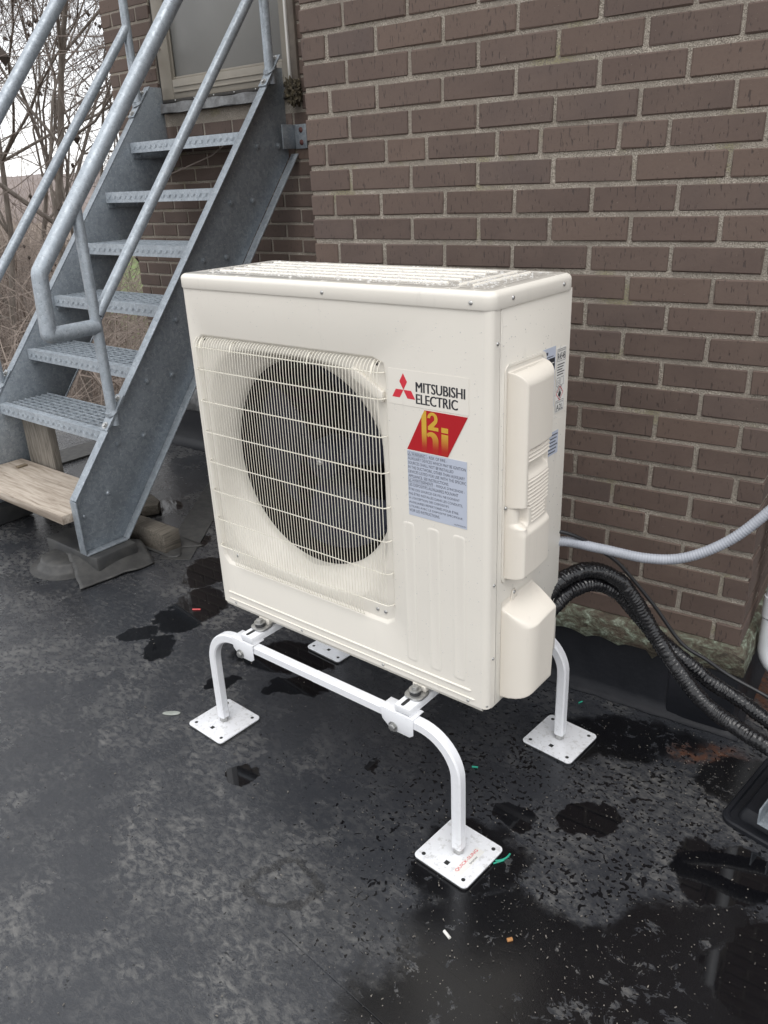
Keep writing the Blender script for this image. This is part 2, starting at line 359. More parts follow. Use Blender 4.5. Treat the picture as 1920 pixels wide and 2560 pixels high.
def mat_patina():
    m, t, b = newmat('patinated_flashing'); g = G(t); P = N(t, 'ShaderNodeNewGeometry').outputs['Position']
    n = g.noise(g.map(P, (1, 1, 1.8)), 26, 6, .68, dist=.7); n2 = g.noise(P, 9, 4, .6)
    c = g.ramp(n, [(.30, (.024, .021, .017)), (.44, (.075, .064, .046)), (.54, (.12, .13, .095)), (.68, (.30, .35, .28))])
    c = g.mix(g.ss(n2, .5, .7, 0, .7), c, (.085, .06, .045))
    setb(g, b, color=c, rough=.75, metal=.0, spec=.35, normal=g.bump(g.math('ADD', n, g.noise(P, 120, 4)), .8, .006)); return m
M_patina = mat_patina()
M_frame = simple('taupe_door_frame', (.265, .24, .20), (.23, .21, .175), 10, .45)
M_panel = simple('grey_door_panel', (.205, .205, .195), (.185, .185, .178), 3, .28)
M_trim = simple('brown_trim', (.17, .145, .12), (.12, .10, .085), 20, .5)
M_caulk = simple('dark_caulk', (.03, .028, .026), (.05, .045, .04), 40, .7, bump=.5, bscale=120, bdist=.003)
M_lead = simple('lead_sill', (.20, .205, .21), (.10, .10, .10), 22, .55, metal=.2, bump=.6, bscale=40, bdist=.006)
M_nest = simple('debris_nest', (.13, .11, .07), (.045, .038, .03), 60, .9, bump=.8, bscale=120, bdist=.01)
M_lab = simple('pale_blue_label', (.49, .53, .62), (.46, .50, .59), 6, .4)
M_labw = simple('white_label', (.74, .73, .70), (.71, .70, .67), 6, .4)
M_labc = simple('clear_label', (.775, .755, .70), (.75, .73, .68), 6, .3)
M_red = simple('logo_red', (.62, .03, .05), (.60, .03, .05), 5, .4)
M_dred = simple('badge_red', (.42, .008, .014), (.38, .006, .012), 5, .35)
M_ink = simple('black_ink', (.025, .026, .032), None, 5, .45)
M_ink2 = simple('grey_ink', (.07, .075, .10), None, 5, .5)
def mat_gold():
    m, t, b = newmat('gold_print'); g = G(t); s = N(t, 'ShaderNodeSeparateXYZ'); t.links.new(N(t, 'ShaderNodeNewGeometry').outputs['Position'], s.inputs[0])
    f = g.ss(s.outputs[2], ZB+.553, ZB+.595)
    setb(g, b, color=g.mix(f, (.40, .02, .014), (.60, .37, .045)), rough=.35); return m
ZB = 0.3813
M_gold = mat_gold()
M_droplet, _t, _b = newmat('water_drop'); setb(G(_t), _b, color=(.60, .59, .57), rough=.05, spec=.5, coat=.5, coatr=.02)
M_pvc = simple('white_pvc', (.66, .68, .70), (.6, .62, .64), 10, .3)
M_bark = simple('grey_brown_bark', (.21, .185, .16), (.125, .105, .09), 14, .9, stretch=(1, 1, .3), bump=.6, bscale=30, bdist=.02)
M_twig = simple('twig_brown', (.19, .16, .14), (.13, .105, .092), .6, .9)
M_brush = simple('brush_brown', (.34, .285, .245), (.19, .155, .135), .35, .9)
M_pod = simple('seed_pod_brown', (.06, .045, .036), None, 4, .8)
M_litter = simple('leaf_litter', (.27, .215, .17), (.16, .125, .10), 1.2, .95, bump=.8, bscale=6, bdist=.08)
M_grass = simple('winter_grass', (.095, .150, .035), (.135, .165, .060), 1.5, .95, bump=.6, bscale=14, bdist=.04)
M_path = simple('pale_path', (.40, .37, .335), (.32, .30, .275), 1.2, .9)
M_hill = simple('bare_woodland_hill', (.22, .18, .165), (.16, .13, .12), .12, 1)
M_green = simple('green_plastic', (.02, .33, .22), None, 20, .4)
M_bit = simple('white_scrap', (.72, .71, .68), (.6, .58, .54), 60, .7)
M_tan = simple('tan_scrap', (.42, .20, .07), None, 60, .7)
M_pink = simple('pink_scrap', (.65, .10, .10), None, 60, .6)
M_grit = simple('grit', (.24, .22, .19), (.10, .09, .08), 9, .9)
M_leaf = simple('pale_leaf', (.34, .36, .33), (.28, .30, .27), 30, .35)

# ------------------------------------------------------------------ the setting: roof, ground, path, lawn, hills
def sheet(name, poly, z, mat, kind='structure', label=None, drop=None):
    mb = MB(); n = len(poly)
    if drop is None: mb.add([(x, y, z) for x, y in poly], [tuple(range(n))])
    else: mb.prism([(x, y, z) for x, y in poly], (0, 0, -drop))
    o = mb.build(name, mat, smooth=False); o['kind'] = kind
    if label: o['label'] = label
    return o
GZ = -3.6
roof = sheet('flat_roof', [(-3.35, -6), (5, -6), (5, 6), (-.6, 6), (-.6, 2.15), (-3.35, 2.15)], 0, M_roof, label='black rubber membrane flat roof, wet and dusty', drop=3.5)
gr = sheet('ground', [(-900, -900), (900, -900), (900, 900), (-900, 900)], GZ, M_litter, label='brown leaf litter ground below the roof')
def at(px, d):
    yw = YAW+math.atan((px-960)/FPX); return CAM.x+math.sin(yw)*d, CAM.y+math.cos(yw)*d
lw = sheet('lawn', [at(250, 26), at(330, 25), at(460, 24), at(460, 70), at(250, 75)], GZ+.012, M_grass, label='green winter lawn beyond the path')
pa = sheet('path', [at(200, 19), at(330, 17.5), at(480, 16.5), at(480, 23.9), at(330, 24.9), at(200, 26)], GZ+.006, M_path, label='pale paved path beside the lawn')
mb = MB(); rings = []
for j, (rr_, hh) in enumerate(((150, GZ-1), (190, 3.5), (240, 5.5), (330, 4))):
    rings.append([(math.sin(a)*rr_, math.cos(a)*rr_, hh+(0 if j == 0 else 2.2*mnoise.noise(Vector((a*9, j*3., 1)))+1.2*mnoise.noise(Vector((a*37, j, 2))))) for a in (2*math.pi*k/220 for k in range(220))])
mb.loft(rings); hl = mb.build('hills', M_hill); hl['kind'] = 'structure'; hl['label'] = 'low brown wooded hill on the horizon'

# membrane laps lying on the roof
def lap(poly, h, mat, label, name='membrane_strip', z=0.0):
    mb = MB().prism([(x, y, z+.0005) for x, y in poly], (0, 0, h)); o = mb.build(name, mat, bevel=min(.001, h*.3), smooth=False)
    return tag(o, label, 'membrane strip')
lap([(.62, -.435), (2.6, -.60), (2.6, -.455), (.64, -.272)], .0022, M_roof, 'seam strip of black membrane along the bottom of the view')
lap([(-1.06, .50), (-.94, .57), (-1.72, 1.60), (-1.84, 1.53)], .003, M_mat, 'grey membrane seam strip running behind the timber block')
lap([(-2.77, -.6), (-2.54, -.6), (-2.54, 1.58), (-2.77, 1.9)], .012, M_mat, 'raised membrane strip along the far roof edge behind the stairs')

# ------------------------------------------------------------------ brick building
TH = .0805; EX = Vector((math.cos(TH), math.sin(TH), 0)); EY = Vector((-math.sin(TH), math.cos(TH), 0)); W0 = Vector((0, .6427, 0))
TR = .0235; RX = Vector((math.cos(TR), math.sin(TR), 0)); RY = Vector((-math.sin(TR), math.cos(TR), 0)); R0 = Vector((-1.5, 1.6088, 0))
bld = thing('brick_building', (.5, .75, 0), 'dark brown brick building with a projecting wall and recessed door behind the stairs', 'building')
PZ = .0662; HB = .0545; JT = .0113
MC = {}
def brick_mesh(L, D, var, H=HB):
    key = (round(L/.004), round(D, 3), var, round(H, 4))
    if key in MC: return MC[key]
    rr = random.Random(hash(key) & 0xffff); L = key[0]*.004
    mb = MB().box((-L/2, 0, -H/2), (L/2, D, H/2)); me = bpy.data.meshes.new('brick'); me.from_pydata(mb.v, [], mb.f)
    bm = bmesh.new(); bm.from_mesh(me); bmesh.ops.recalc_face_normals(bm, faces=bm.faces[:])
    bmesh.ops.bevel(bm, geom=bm.edges[:], offset=.0024, segments=1, affect='EDGES')
    for v in bm.verts: v.co += Vector((rr.uniform(-.0012, .0012), rr.uniform(-.0006, .0012), rr.uniform(-.0013, .0013)))
    bm.to_mesh(me); bm.free(); me.materials.append(M_brick); MC[key] = me; return me
def to_px(P):
    d = P-CAM; z = d.dot(fw)
    if z < .05: return None
    return 960+FPX*d.dot(r2)/z, 1280-FPX*d.dot(u2)/z, z
BR = []                                                        # (importance, origin, ax, ay, L, D)
def add_brick(o, ax, ay, L, D, w_=1., H=HB):
    q = to_px(o)
    if w_ < 0: BR.append((0, o, ax, ay, L, D, H)); return
    if q is None: return
    x, y, z = q; pad = .13*FPX/z
    if -pad < x < 1920+pad and -pad < y < 2560: BR.append((w_*L*H/(z*z), o, ax, ay, L, D, H))
rb = random.Random(5)
def row(u0, u1, joints, zc, org, ax, ay, D=.09, wf=lambda u, z: 1., lastD=None, skip=None):
    js = [u0-JT/2]+[j+rb.uniform(-.003, .003) for j in joints if u0+.03 < j < u1-.03]+[u1+JT/2]
    dz = rb.uniform(-.0012, .0012)
    for i in range(len(js)-1):
        a, b_ = js[i]+JT/2, js[i+1]-JT/2; L = b_-a; u = (a+b_)/2
        if skip and skip(u, zc): continue
        d_ = lastD if (lastD and i == len(js)-2) else D
        add_brick(org+ax*u+ay*rb.uniform(-.0015, .0015)+Vector((0, 0, zc+dz)), ax, ay, L, d_, wf(u, zc))
UL, UR, ZC0, XJ = -.165, 1.147, 1.2856, -.0192
LRX = -EY; RETX, RETY = EY.copy(), -EX                                    # right return face: along +EY, depth towards -EX
for k in range(-15, 40):
    zc = ZC0+k*PZ
    if k == 3: J = [-.1, .1, .232, .433, .545, .742, .852, 1.05]
    elif k % 2 == 0: J = [XJ+.2*n for n in range(-1, 7)]
    else: J = [-.08]+[XJ+.1+.2*n for n in range(0, 6)]
    hid = lambda u, z: -1 if z > 1.95 else (.12 if (z < 1.2 and u < .55) else 1.)
    odd = k % 2 != 0
    row(UL, UR, J, zc, W0, EX, EY, .09, hid, .19 if odd else None)
    st = .19 if odd else .09
    row(st+JT, 1.0, [st+JT/2+.2*n+.1 for n in range(0, 6)] if not odd else [st+JT/2+.2*n for n in range(1, 6)], zc, W0+EX*UR, RETX, RETY, .09, lambda u, z: -1 if z > 1.95 else .7)
    row(-1.0, -st-JT, [-(st+JT/2+.2*n+(.0 if odd else .1)) for n in range(1, 6)], zc, W0+EX*UL, LRX, EX, .09, lambda u, z: -1)
    row(UR+.01, 4.6, [UR+.01+.2*n+(.1 if odd else .2) for n in range(0, 18)], zc, W0+EY*1.0, EX, EY, .09, lambda u, z: -1)
SL, SR = -.964, 1.42                                           # recessed wall along RX
ZR0, JR0 = 1.303, -.685
door_hole = lambda u, z: -.60 < u < .345 and z > 1.745
for k in range(-15, 40):
    zc = ZR0+(k+.5)*PZ
    off = .1 if k % 2 == 0 else 0.
    J = [JR0+.2*n+off for n in range(-3, 12)]
    hi_ = zc > 2.42
    if zc > 2.98: row(SL, SR, J, zc, R0, RX, RY, .09, lambda u, z: -1)
    elif zc+HB/2 > 1.752:
        row(SL, -.585, J, zc, R0, RX, RY, .09, lambda u, z: -1 if hi_ else 1.); row(.372, SR, J, zc, R0, RX, RY, .09, lambda u, z: -1 if hi_ else (.05 if u > .75 else 1.))
    else:
        row(SL, SR, J, zc, R0, RX, RY, .09, lambda u, z: .05 if (u > .75 or z < .75) else 1.)
    row(.1, 1.2, [.2*n+off for n in range(1, 6)], zc, R0+RX*SL, RY, RX, .09, lambda u, z: -1 if hi_ else .01)
BR.sort(key=lambda q: -q[0])
mb = MB()
for i, (imp, o, ax, ay, L, D, H) in enumerate(BR):
    if ax is RETX or ax is RY: ayy = ay
    me = brick_mesh(L, D, i % 3, H)
    M = Matrix((( ax.x, ay.x, 0, o.x), (ax.y, ay.y, 0, o.y), (0, 0, 1, o.z), (0, 0, 0, 1)))
    if i < 300:
        ob = bpy.data.objects.new('brick', me); COL.objects.link(ob); ob.parent = bld
        ob.matrix_parent_inverse = Matrix.Translation(-bld.location); ob.matrix_basis = M
    else:
        mb.add([M @ v.co for v in me.vertices], [tuple(p_.vertices) for p_ in me.polygons])
bb = mb.build('brickwork', M_brick, bld, smooth=False); bb['kind'] = 'stuff'
def wallbody(mb, org, ax, ay, u0, u1, d0, d1, z0, z1):
    P = [org+ax*u+ay*d for u, d in ((u0, d0), (u1, d0), (u1, d1), (u0, d1))]
    mb.prism([(p_.x, p_.y, z0) for p_ in P], (0, 0, z1-z0))
mb = MB()
RC = .0045
wallbody(mb, W0, EX, EY, UL+RC, UR-RC, RC, 1.35, -.01, 4.0); wallbody(mb, W0, EX, EY, UR-RC, 4.6, 1.0+RC, 1.35, -.1, 4.0)
m1 = mb.build('mortar', M_mortar, bld, smooth=False)
mb = MB(); zt = 4.0
wallbody(mb, R0, RX, RY, SL+RC, -.585, RC, .35, -3.5, zt); wallbody(mb, R0, RX, RY, .372, SR, RC, .35, -3.5, zt)
wallbody(mb, R0, RX, RY, -.585, .372, RC, .35, -3.5, 1.752)
wallbody(mb, R0, RX, RY, -.585, .372, RC, .35, 2.935, zt)
m2 = mb.build('mortar', M_mortar, bld, smooth=False)
mb = MB(); wallbody(mb, R0, RX, RY, SL+.02, SR, .30, 4, -3.5, 3.98); wallbody(mb, R0, RX, RY, SL+RC, SL+.03, .2, 4, -3.5, 3.98)
mb.build('mortar', M_mortar, bld, smooth=False)
# door in the recessed wall
def rp(s, d, z): v = R0+RX*s-RY*d; return Vector((v.x, v.y, z))       # d = out of the wall
def rbox(mb, s0, s1, d0, d1, z0, z1):
    P = [rp(s, d, z0) for s, d in ((s0, d0), (s1, d0), (s1, d1), (s0, d1))]; mb.prism(P, (0, 0, z1-z0))
door = MB(); rbox(door, -.47, .28, -.055, -.020, 1.898, 2.9)
dob = door.build('door', M_panel, bld, bevel=.003, label='flat grey storm door panel')
mb = MB()
for a in ((-.555, -.468, -.05, .004, 1.812, 2.92), (.278, .318, -.05, .004, 1.812, 2.92), (-.468, .278, -.049, .003, 1.812, 1.896)): rbox(mb, *a)
mb.build('door_frame', M_frame, dob, bevel=.004)
mb = MB()
for a in ((-.47, .28, -.016, -.008, 1.8965, 1.908), (-.47, -.458, -.016, -.0085, 1.909, 2.9), (.268, .28, -.016, -.0085, 1.909, 2.9)): rbox(mb, *a)
rbox(mb, -.46, .27, .0035, .010, 1.838, 1.846); rbox(mb, -.46, .27, .0035, .008, 1.862, 1.868)
mb.build('door_bead', M_frame, dob, bevel=.0015)
mb = MB(); rbox(mb, .319, .331, -.04, .016, 1.80, 2.92); mb.build('hinge_strip', M_labw, dob, bevel=.002)
mb = MB(); rbox(mb, .332, .370, -.04, .010, 1.80, 2.92); mb.build('door_trim', M_trim, dob, bevel=.003)
mb = MB(); rbox(mb, -.584, -.556, -.05, -.012, 1.755, 2.92); mb.build('caulk_joint', M_caulk, dob, bevel=.003)
mb = MB(); rbox(mb, -.556, .318, -.05, .012, 1.798, 1.811); mb.build('threshold', M_caulk, dob, bevel=.002)
for k in range(6):
    c = rp(-.45+k*.14, .012, 1.806); MB().dome(c, -RY, .004, .003, 8).build('screw', M_steel, dob)
mb = MB(); rows = []                                             # crinkled lead apron under the door
for i in range(60):
    s = -.572+i*.0150; a = .006*mnoise.noise(Vector((s*14, 3, 0)))
    rows.append([rp(s, .004, 1.797), rp(s, .030+a, 1.794+.003*math.sin(s*30)), rp(s, .036+a*1.5, 1.775), rp(s, .040+a*2, 1.752+.006*mnoise.noise(Vector((s*9, 8, 0)))), rp(s, .032+a*2, 1.750), rp(s, .004, 1.765)])
mb.loft(rows, False); mb.build('lead_apron', M_lead, bld, ang=60)
# copper flashing along the foot of the projecting wall, black membrane upstand below
def wp(u, d, z): v = W0+EX*u-EY*d; return Vector((v.x, v.y, z))       # d = out of the wall
def cornerpath(d, z, jit):
    P = []
    for i in range(70): 
        u = UL+(UR-UL)*i/69; P.append((u, 0))
    for i in range(1, 40): P.append((UR, i*.025))
    o = []
    for i, (u, v) in enumerate(P):
        e = jit(i); 
        if v == 0 and i < 69: q = wp(u, d+e[0], z+e[1])
        elif i == 69: q = wp(u+d+e[0], d+e[0], z+e[1])
        else: q = W0+EX*(UR+d+e[0])+EY*v; q = Vector((q.x, q.y, z+e[1]))
        o.append(q)
    return o
def jt(a, b, seed, rag=0): return lambda i: (a*mnoise.noise(Vector((i*.35, seed, 0))), b*mnoise.noise(Vector((i*.30, seed+5, 0)))-rag*max(0, mnoise.noise(Vector((i*.8, 40+seed, 0))))*(1 if i > 52 else .3))
rows = [cornerpath(-.02, .268, jt(0, 0, 1)), cornerpath(.005, .264, jt(.002, .002, 2)), cornerpath(.015, .252, jt(.003, .003, 3)), cornerpath(.019, .242, jt(.004, .003, 8)), cornerpath(.021, .222, jt(.005, .004, 4)),
        cornerpath(.024, .197, jt(.007, .006, 5, .06)), cornerpath(.020, .193, jt(.007, .006, 5, .06)), cornerpath(.006, .225, jt(0, 0, 6))]
mb = MB().loft(rows, False); mb.build('flashing', M_patina, bld, ang=70, label='ragged green weathered metal flashing at the wall foot')
mb = MB()
rows = [cornerpath(.004, .225, jt(0, 0, 1)), cornerpath(.007, .13, jt(.006, 0, 12)), cornerpath(.010, .040, jt(.007, 0, 13)), cornerpath(.016, .010, jt(.006, .003, 14)), cornerpath(.034, .0025, jt(.006, .0, 15))]
mb.loft(rows, False); mb.build('membrane_upstand', M_curb, bld, ang=70)
mb = MB(); wallbody(mb, W0, EX, EY, .985, 1.16, -.016, .2, .002, .20); mb.build('membrane_patch', M_curb, bld, bevel=.006)
rows = [[rp(-.97+i*.04, d, z+.006*mnoise.noise(Vector((i*.7, z*40, 3)))) for i in range(58)] for d, z in ((.002, .345), (.012, .335), (.018, .222), (.012, .215))]
MB().loft(rows, False).build('flashing', M_lead, bld, ang=50, label='grey metal flashing at the foot of the recessed wall')
rows = [[rp(-.97+i*.04, d+.006*mnoise.noise(Vector((i*.5, z*20, 7))), z) for i in range(58)] for d, z in ((.003, .25), (.008, .12), (.014, .04), (.03, .012), (.07, .002))]
MB().loft(rows, False).build('membrane_upstand', M_curb, bld, ang=70)
# wall bracket tying the stair to the building
wb = thing('stair_bracket', rp(.33, 0, 1.55), 'galvanised angle bracket bolting the stair stringer to the recessed brick wall', 'bracket')
mb = MB(); rbox(mb, .325, .392, .001, .008, 1.55, 1.648); mb.build('wall_plate', M_galv, wb, bevel=.002)
mb = MB(); rbox(mb, .318, .3245, .001, .085, 1.55, 1.648); mb.build('stringer_plate', M_galv, wb, bevel=.002)
for z in (1.575, 1.625):
    mb = MB().dome(rp(.362, .008, z), -RY, .012, .006, 10); mb.build('anchor_bolt', simple('rusty_anchor', (.13, .05, .045), (.07, .03, .03), 60, .7) if z < 1.6 else bpy.data.materials['rusty_anchor'], wb)
# moss / debris clump beside the door foot
bm = bmesh.new(); bmesh.ops.create_icosphere(bm, subdivisions=4, radius=.05)
for v in bm.verts:
    n_ = v.co.normalized(); v.co = n_*(.032+.020*mnoise.fractal(n_*3.2, .6, 2.2, 5)); v.co.z *= 1.35
    v.co += rp(.355, .028, 1.772)
me = bpy.data.meshes.new('debris_clump'); bm.to_mesh(me); bm.free(); o = mkobj('debris_clump', me, M_nest)
tag(o, 'small clump of moss and debris at the right foot of the door', 'debris')

# ------------------------------------------------------------------ outdoor heat pump unit
UW, UD, UH, LZ = .84, .2986, .8574, .8265
unit = thing('heat_pump_unit', (.42, .15, ZB-.02), 'cream outdoor heat pump unit with round fan guard on white stand', 'heat pump')
FX, FZ, FR = .312, .425, .25
def uz(z): return ZB+z
# front panel: rings around the fan opening
angs = sorted(set([2*math.pi*k/96 for k in range(96)]))
def ray_rect(a, x0, x1, z0, z1, r_=0.0):
    dx, dz = math.cos(a), math.sin(a); t = 1e9
    if dx > 1e-9: t = min(t, (x1-FX)/dx)
    if dx < -1e-9: t = min(t, (x0-FX)/dx)
    if dz > 1e-9: t = min(t, (z1-FZ)/dz)
    if dz < -1e-9: t = min(t, (z0-FZ)/dz)
    x, z = FX+dx*t, FZ+dz*t
    if r_:
        cx = min(max(x, x0+r_), x1-r_); cz = min(max(z, z0+r_), z1-r_)
        if (x < x0+r_ or x > x1-r_) and (z < z0+r_ or z > z1-r_):
            lo, hi = 0, t                                       # march to the rounded corner
            for _ in range(30):
                m_ = (lo+hi)/2; px, pz = FX+dx*m_, FZ+dz*m_
                ins = math.hypot(px-cx, pz-cz) < r_ or (x0+r_ < px < x1-r_) or (z0+r_ < pz < z1-r_)
                if ins: lo = m_
                else: hi = m_
            x, z = FX+dx*lo, FZ+dz*lo
    return x, z
for x, z in ((.014, .001), (.826, .001), (.826, LZ), (.014, LZ)): angs.append(math.atan2(z-FZ, x-FX) % (2*math.pi))
angs = sorted(angs)
def ring(fn, y): return [(p_[0], y, uz(p_[1])) for p_ in (fn(a) for a in angs)]
def sup(a, rx, rz, e):
    c, s = math.cos(a), math.sin(a); t = (abs(c/rx)**e+abs(s/rz)**e)**(-1/e); return FX+c*t, FZ+s*t
RCT = (.031, .600, .124, .718)
rings = [ring(lambda a: ray_rect(a, .014, .826, .001, LZ), 0),
         ring(lambda a: ray_rect(a, RCT[0]-.004, RCT[1]+.004, RCT[2]-.004, RCT[3]+.004, .024), 0),
         ring(lambda a: ray_rect(a, RCT[0]-.001, RCT[1]+.001, RCT[2]-.001, RCT[3]+.001, .022), .0012),
         ring(lambda a: ray_rect(a, RCT[0]+.002, RCT[1]-.002, RCT[2]+.002, RCT[3]-.002, .020), .0075),
         ring(lambda a: ray_rect(a, RCT[0]+.004, RCT[1]-.004, RCT[2]+.004, RCT[3]-.004, .018), .0085)]
fr = MB().loft(rings)
def wrap(x_out, sgn):
    pts = [(x_out-sgn*.014, 0)]
    for k in range(1, 7):
        a = math.radians(90*k/6); pts.append((x_out-sgn*.014+sgn*.014*math.sin(a), .014-.014*math.cos(a)))
    pts.append((x_out, .0285)); return pts
for x_out, sgn in ((UW, 1), (0, -1)):
    pr = wrap(x_out, sgn); fr.loft([[(x, y, uz(z)) for x, y in pr] for z in (.001, LZ)], False)
fr.loft([[(x, y, uz(z)) for x in (.014, .826)] for y, z in ((0, .001), (.004, -.008), (.02, -.008))], False)
fp = fr.build('front_panel', M_cream, unit, ang=50)
bl = [ring(lambda a: ray_rect(a, RCT[0]+.004, RCT[1]-.004, RCT[2]+.004, RCT[3]-.004, .018), .0088),
      ring(lambda a: sup(a, .272, .275, 4.2), .0088), ring(lambda a: sup(a, .268, .270, 3.9), .012), ring(lambda a: sup(a, .262, .264, 3.2), .024),
      ring(lambda a: sup(a, .256, .257, 2.6), .038), ring(lambda a: sup(a, .252, .252, 2.15), .052), ring(lambda a: sup(a, FR, FR, 2), .064), ring(lambda a: sup(a, FR, FR, 2), .075)]
MB().loft(bl).build('bell_mouth', M_cream, unit, ang=60)
MB().loft([ring(lambda a: sup(a, FR+.001, FR+.001, 2), .074), ring(lambda a: sup(a, FR+.012, FR+.012, 2), .085), ring(lambda a: sup(a, FR+.03, FR+.03, 2), .255)]).build('fan_housing', M_interior, unit)
mb = MB().loft([[(FX+.285*math.cos(a), .258, uz(FZ+.285*math.sin(a))) for a in angs]], True, True); mb.f = [tuple(range(len(mb.v)))]
mb.build('coil', M_coil, unit, smooth=False)
for k in range(26):
    x = .07+k*.0195; hh = math.sqrt(max(0, .25**2-(x-FX)**2))
    if hh > .03 and k % 2 == 0: pass
fan = part('fan', (FX, .12, uz(FZ)), unit)
mb = MB().loft([[(FX+r_*math.cos(a), y, uz(FZ)+r_*math.sin(a)) for a in (2*math.pi*i/28 for i in range(28))] for r_, y in ((.004, .096), (.02, .097), (.045, .103), (.052, .115), (.052, .165))], True, True)
mb.build('hub', M_navy, fan)
MB().dome((FX, .096, uz(FZ)), (0, -1, 0), .008, .006, 8).build('hub_nut', M_steel, fan)
for b_ in range(3):
    A0 = 2*math.pi*b_/3+.5; top, bot = [], []
    for i in range(9):
        r_ = .048+(.225-.048)*i/8; sweep = .55*(i/8)**1.3; span = .42+.62*(i/8)**.8; rowt, rowb = [], []
        for j in range(11):
            f = j/10; a = A0+sweep+span*(f-.5)*1.6; y = .112+.052*f-.014*math.sin(math.pi*f)
            x, z = FX+r_*math.cos(a), uz(FZ)+r_*math.sin(a); rowt.append((x, y, z)); rowb.append((x, y+.0035, z))
        top.append(rowt+rowb[::-1])
    MB().loft(top, True, True, True).build('blade', M_navy, fan, ang=50)
# cabinet skins
def pbox(name, a, b, m_=None, bev=.001, par=None): return MB().box(a, b).build(name, m_ or M_cream, par or unit, bevel=bev)
pbox('left_panel', (.0015, .029, uz(.001)), (.004, UD, uz(LZ)))
pbox('rear_panel', (.004, UD-.004, uz(.001)), (.8375, UD-.001, uz(LZ)))
pbox('base_pan', (.004, .021, uz(-.006)), (.8375, UD-.005, uz(.0005)))
mb = MB().box((.8375, .0300, uz(-.002)), (.8395, UD, uz(LZ))); mb.box((.8385, .0300, uz(.004)), (.8408, .0345, uz(LZ-.004)))
side = mb.build('side_panel', M_cream, unit, bevel=.0007)
# bottom beads and shallow pressed ribs on the front
def bead(x0, x1, z, r_): return MB().tube([(x0, .0003, uz(z)), (x0+.004, -.0006, uz(z)), (x1-.004, -.0006, uz(z)), (x1, .0003, uz(z))], [r_*.4, r_, r_, r_*.4], 8)
bead(.03, .80, .036, .0026).build('pressed_bead', M_cream, fp); bead(.03, .81, .016, .0020).build('pressed_bead', M_cream, fp)
for x in (.647, .709, .771):
    pl = rrect(x-.0150, x+.0150, .052, .388, .008)
    rr_ = [[(a, -.00005, uz(b)) for a, b in pl], [(x+(a-x)*.90, -.0008, uz(.22+(b-.22)*.991)) for a, b in pl], [(x+(a-x)*.62, -.0003, uz(.22+(b-.22)*.965)) for a, b in pl]]
    MB().loft(rr_, True, False, True).build('pressed_rib', M_cream, fp, ang=70)
# lid
def lidring(ins, z): return [(a, b, uz(z)) for a, b in rrect(-.004+ins, UW+.003-ins, -.004+ins, UD+.004-ins, max(.004, .022-ins*.5), 7)]
lr = [lidring(.006, LZ+.0005), lidring(.001, LZ-.003), lidring(0, LZ-.001), lidring(0, .844)]
for k in range(1, 7):
    a = math.radians(90*k/6); lr.append(lidring(.012*(1-math.cos(a)), .844+.0115*math.sin(a)))
lr += [lidring(.030, .8572), lidring(.034, .8560), lidring(.046, .8560)]
lid = MB().loft(lr, True, False, True).build('lid', M_cream, unit, ang=40)
def tbead(a, b, r_=.0033): return MB().tube([(*a, uz(.8552)), (*b, uz(.8552))], r_, 10)
for y in (.075, .118, .161, .204, .247): tbead((.06, y), (.70, y)).build('lid_rib', M_cream, lid)
for x in (.735, .765): tbead((x, .06), (x, .26)).build('lid_rib', M_cream, lid)
def screw(c, n_, par, r_=.0042): MB().dome(c, n_, r_, .0026, 10).build('screw', M_steel, par)
for x in (.452, .80): screw((x, -.0042, uz(.836)), (0, -1, 0), lid)
for y in (.065, .255): screw((UW+.0032, y, uz(.838)), (1, 0, 0), lid)
for x in (.055, .30, .56, .792): screw((x, 0, uz(.008)), (0, -1, 0), fp, .0038)
for z in (.12, .29, .765): screw((UW+.0002, .020, uz(z)), (1, 0, 0), fp, .0038)
screw((.835, .006, uz(.008)), (.7, -.7, 0), fp, .0038)
for x, z in ((.054, .709), (.574, .705)): MB().cyl((x, .0080, uz(z)), (x, .0070, uz(z)), .0035, 10).build('hook_hole', M_dark, fp)
for x, z in ((.545, .146), (.568, .146), (.075, .150)): screw((x, .0082, uz(z)), (0, -1, 0), fp, .0048)
# fan guard of bent wire
guard = part('fan_guard', (FX, -.012, uz(.15)), unit)
NW = 63
def vw(zbot, ztop=.703):
    return [(0, .004, ztop+.012), (0, -.003, ztop+.008), (0, -.010, ztop), (0, -.0135, ztop-.010), (0, -.0150, ztop-.04), (0, -.0150, zbot+.03), (0, -.0115, zbot+.005), (0, -.009, zbot)]
wm = {}
for zb_ in (.132, .176):
    mb = MB().tube([(x, y, uz(z)) for x, y, z in vw(zb_)], .00082, 6); o_ = mb.build('wire', M_wire, None); wm[zb_] = o_
for i in range(NW):
    x = .036+i*(.592-.036)/(NW-1); zb_ = .132 if .085 < x < .522 else .176
    o = link_copy(wm[zb_], guard); o.location.x += x
for o in wm.values(): bpy.data.objects.remove(o)
for z in (.692, .640, .5625, .4855, .4085, .3315, .2545, .1775):
    P = [(.030, .006, z), (.031, -.004, z), (.036, -.0118, z), (.048, -.0132, z), (.58, -.0132, z), (.592, -.0118, z), (.598, -.004, z), (.599, .006, z)]
    if z > .69: P = [(x, y+.003, z) for x, y, _ in P]
    MB().tube([(x, y, uz(zz)) for x, y, zz in P], .0014, 6).build('wire', M_wire, guard)
MB().tube([(.088, -.0095, uz(.134)), (.52, -.0095, uz(.134))], .0016, 6).build('wire', M_wire, guard)
for x in (.054, .574, .16, .40): MB().tube([(x, .008, uz(.709)), (x, .001, uz(.711)), (x+.002, -.008, uz(.704)), (x+.002, -.0135, uz(.69))], .0016, 6).build('wire', M_wire, guard)
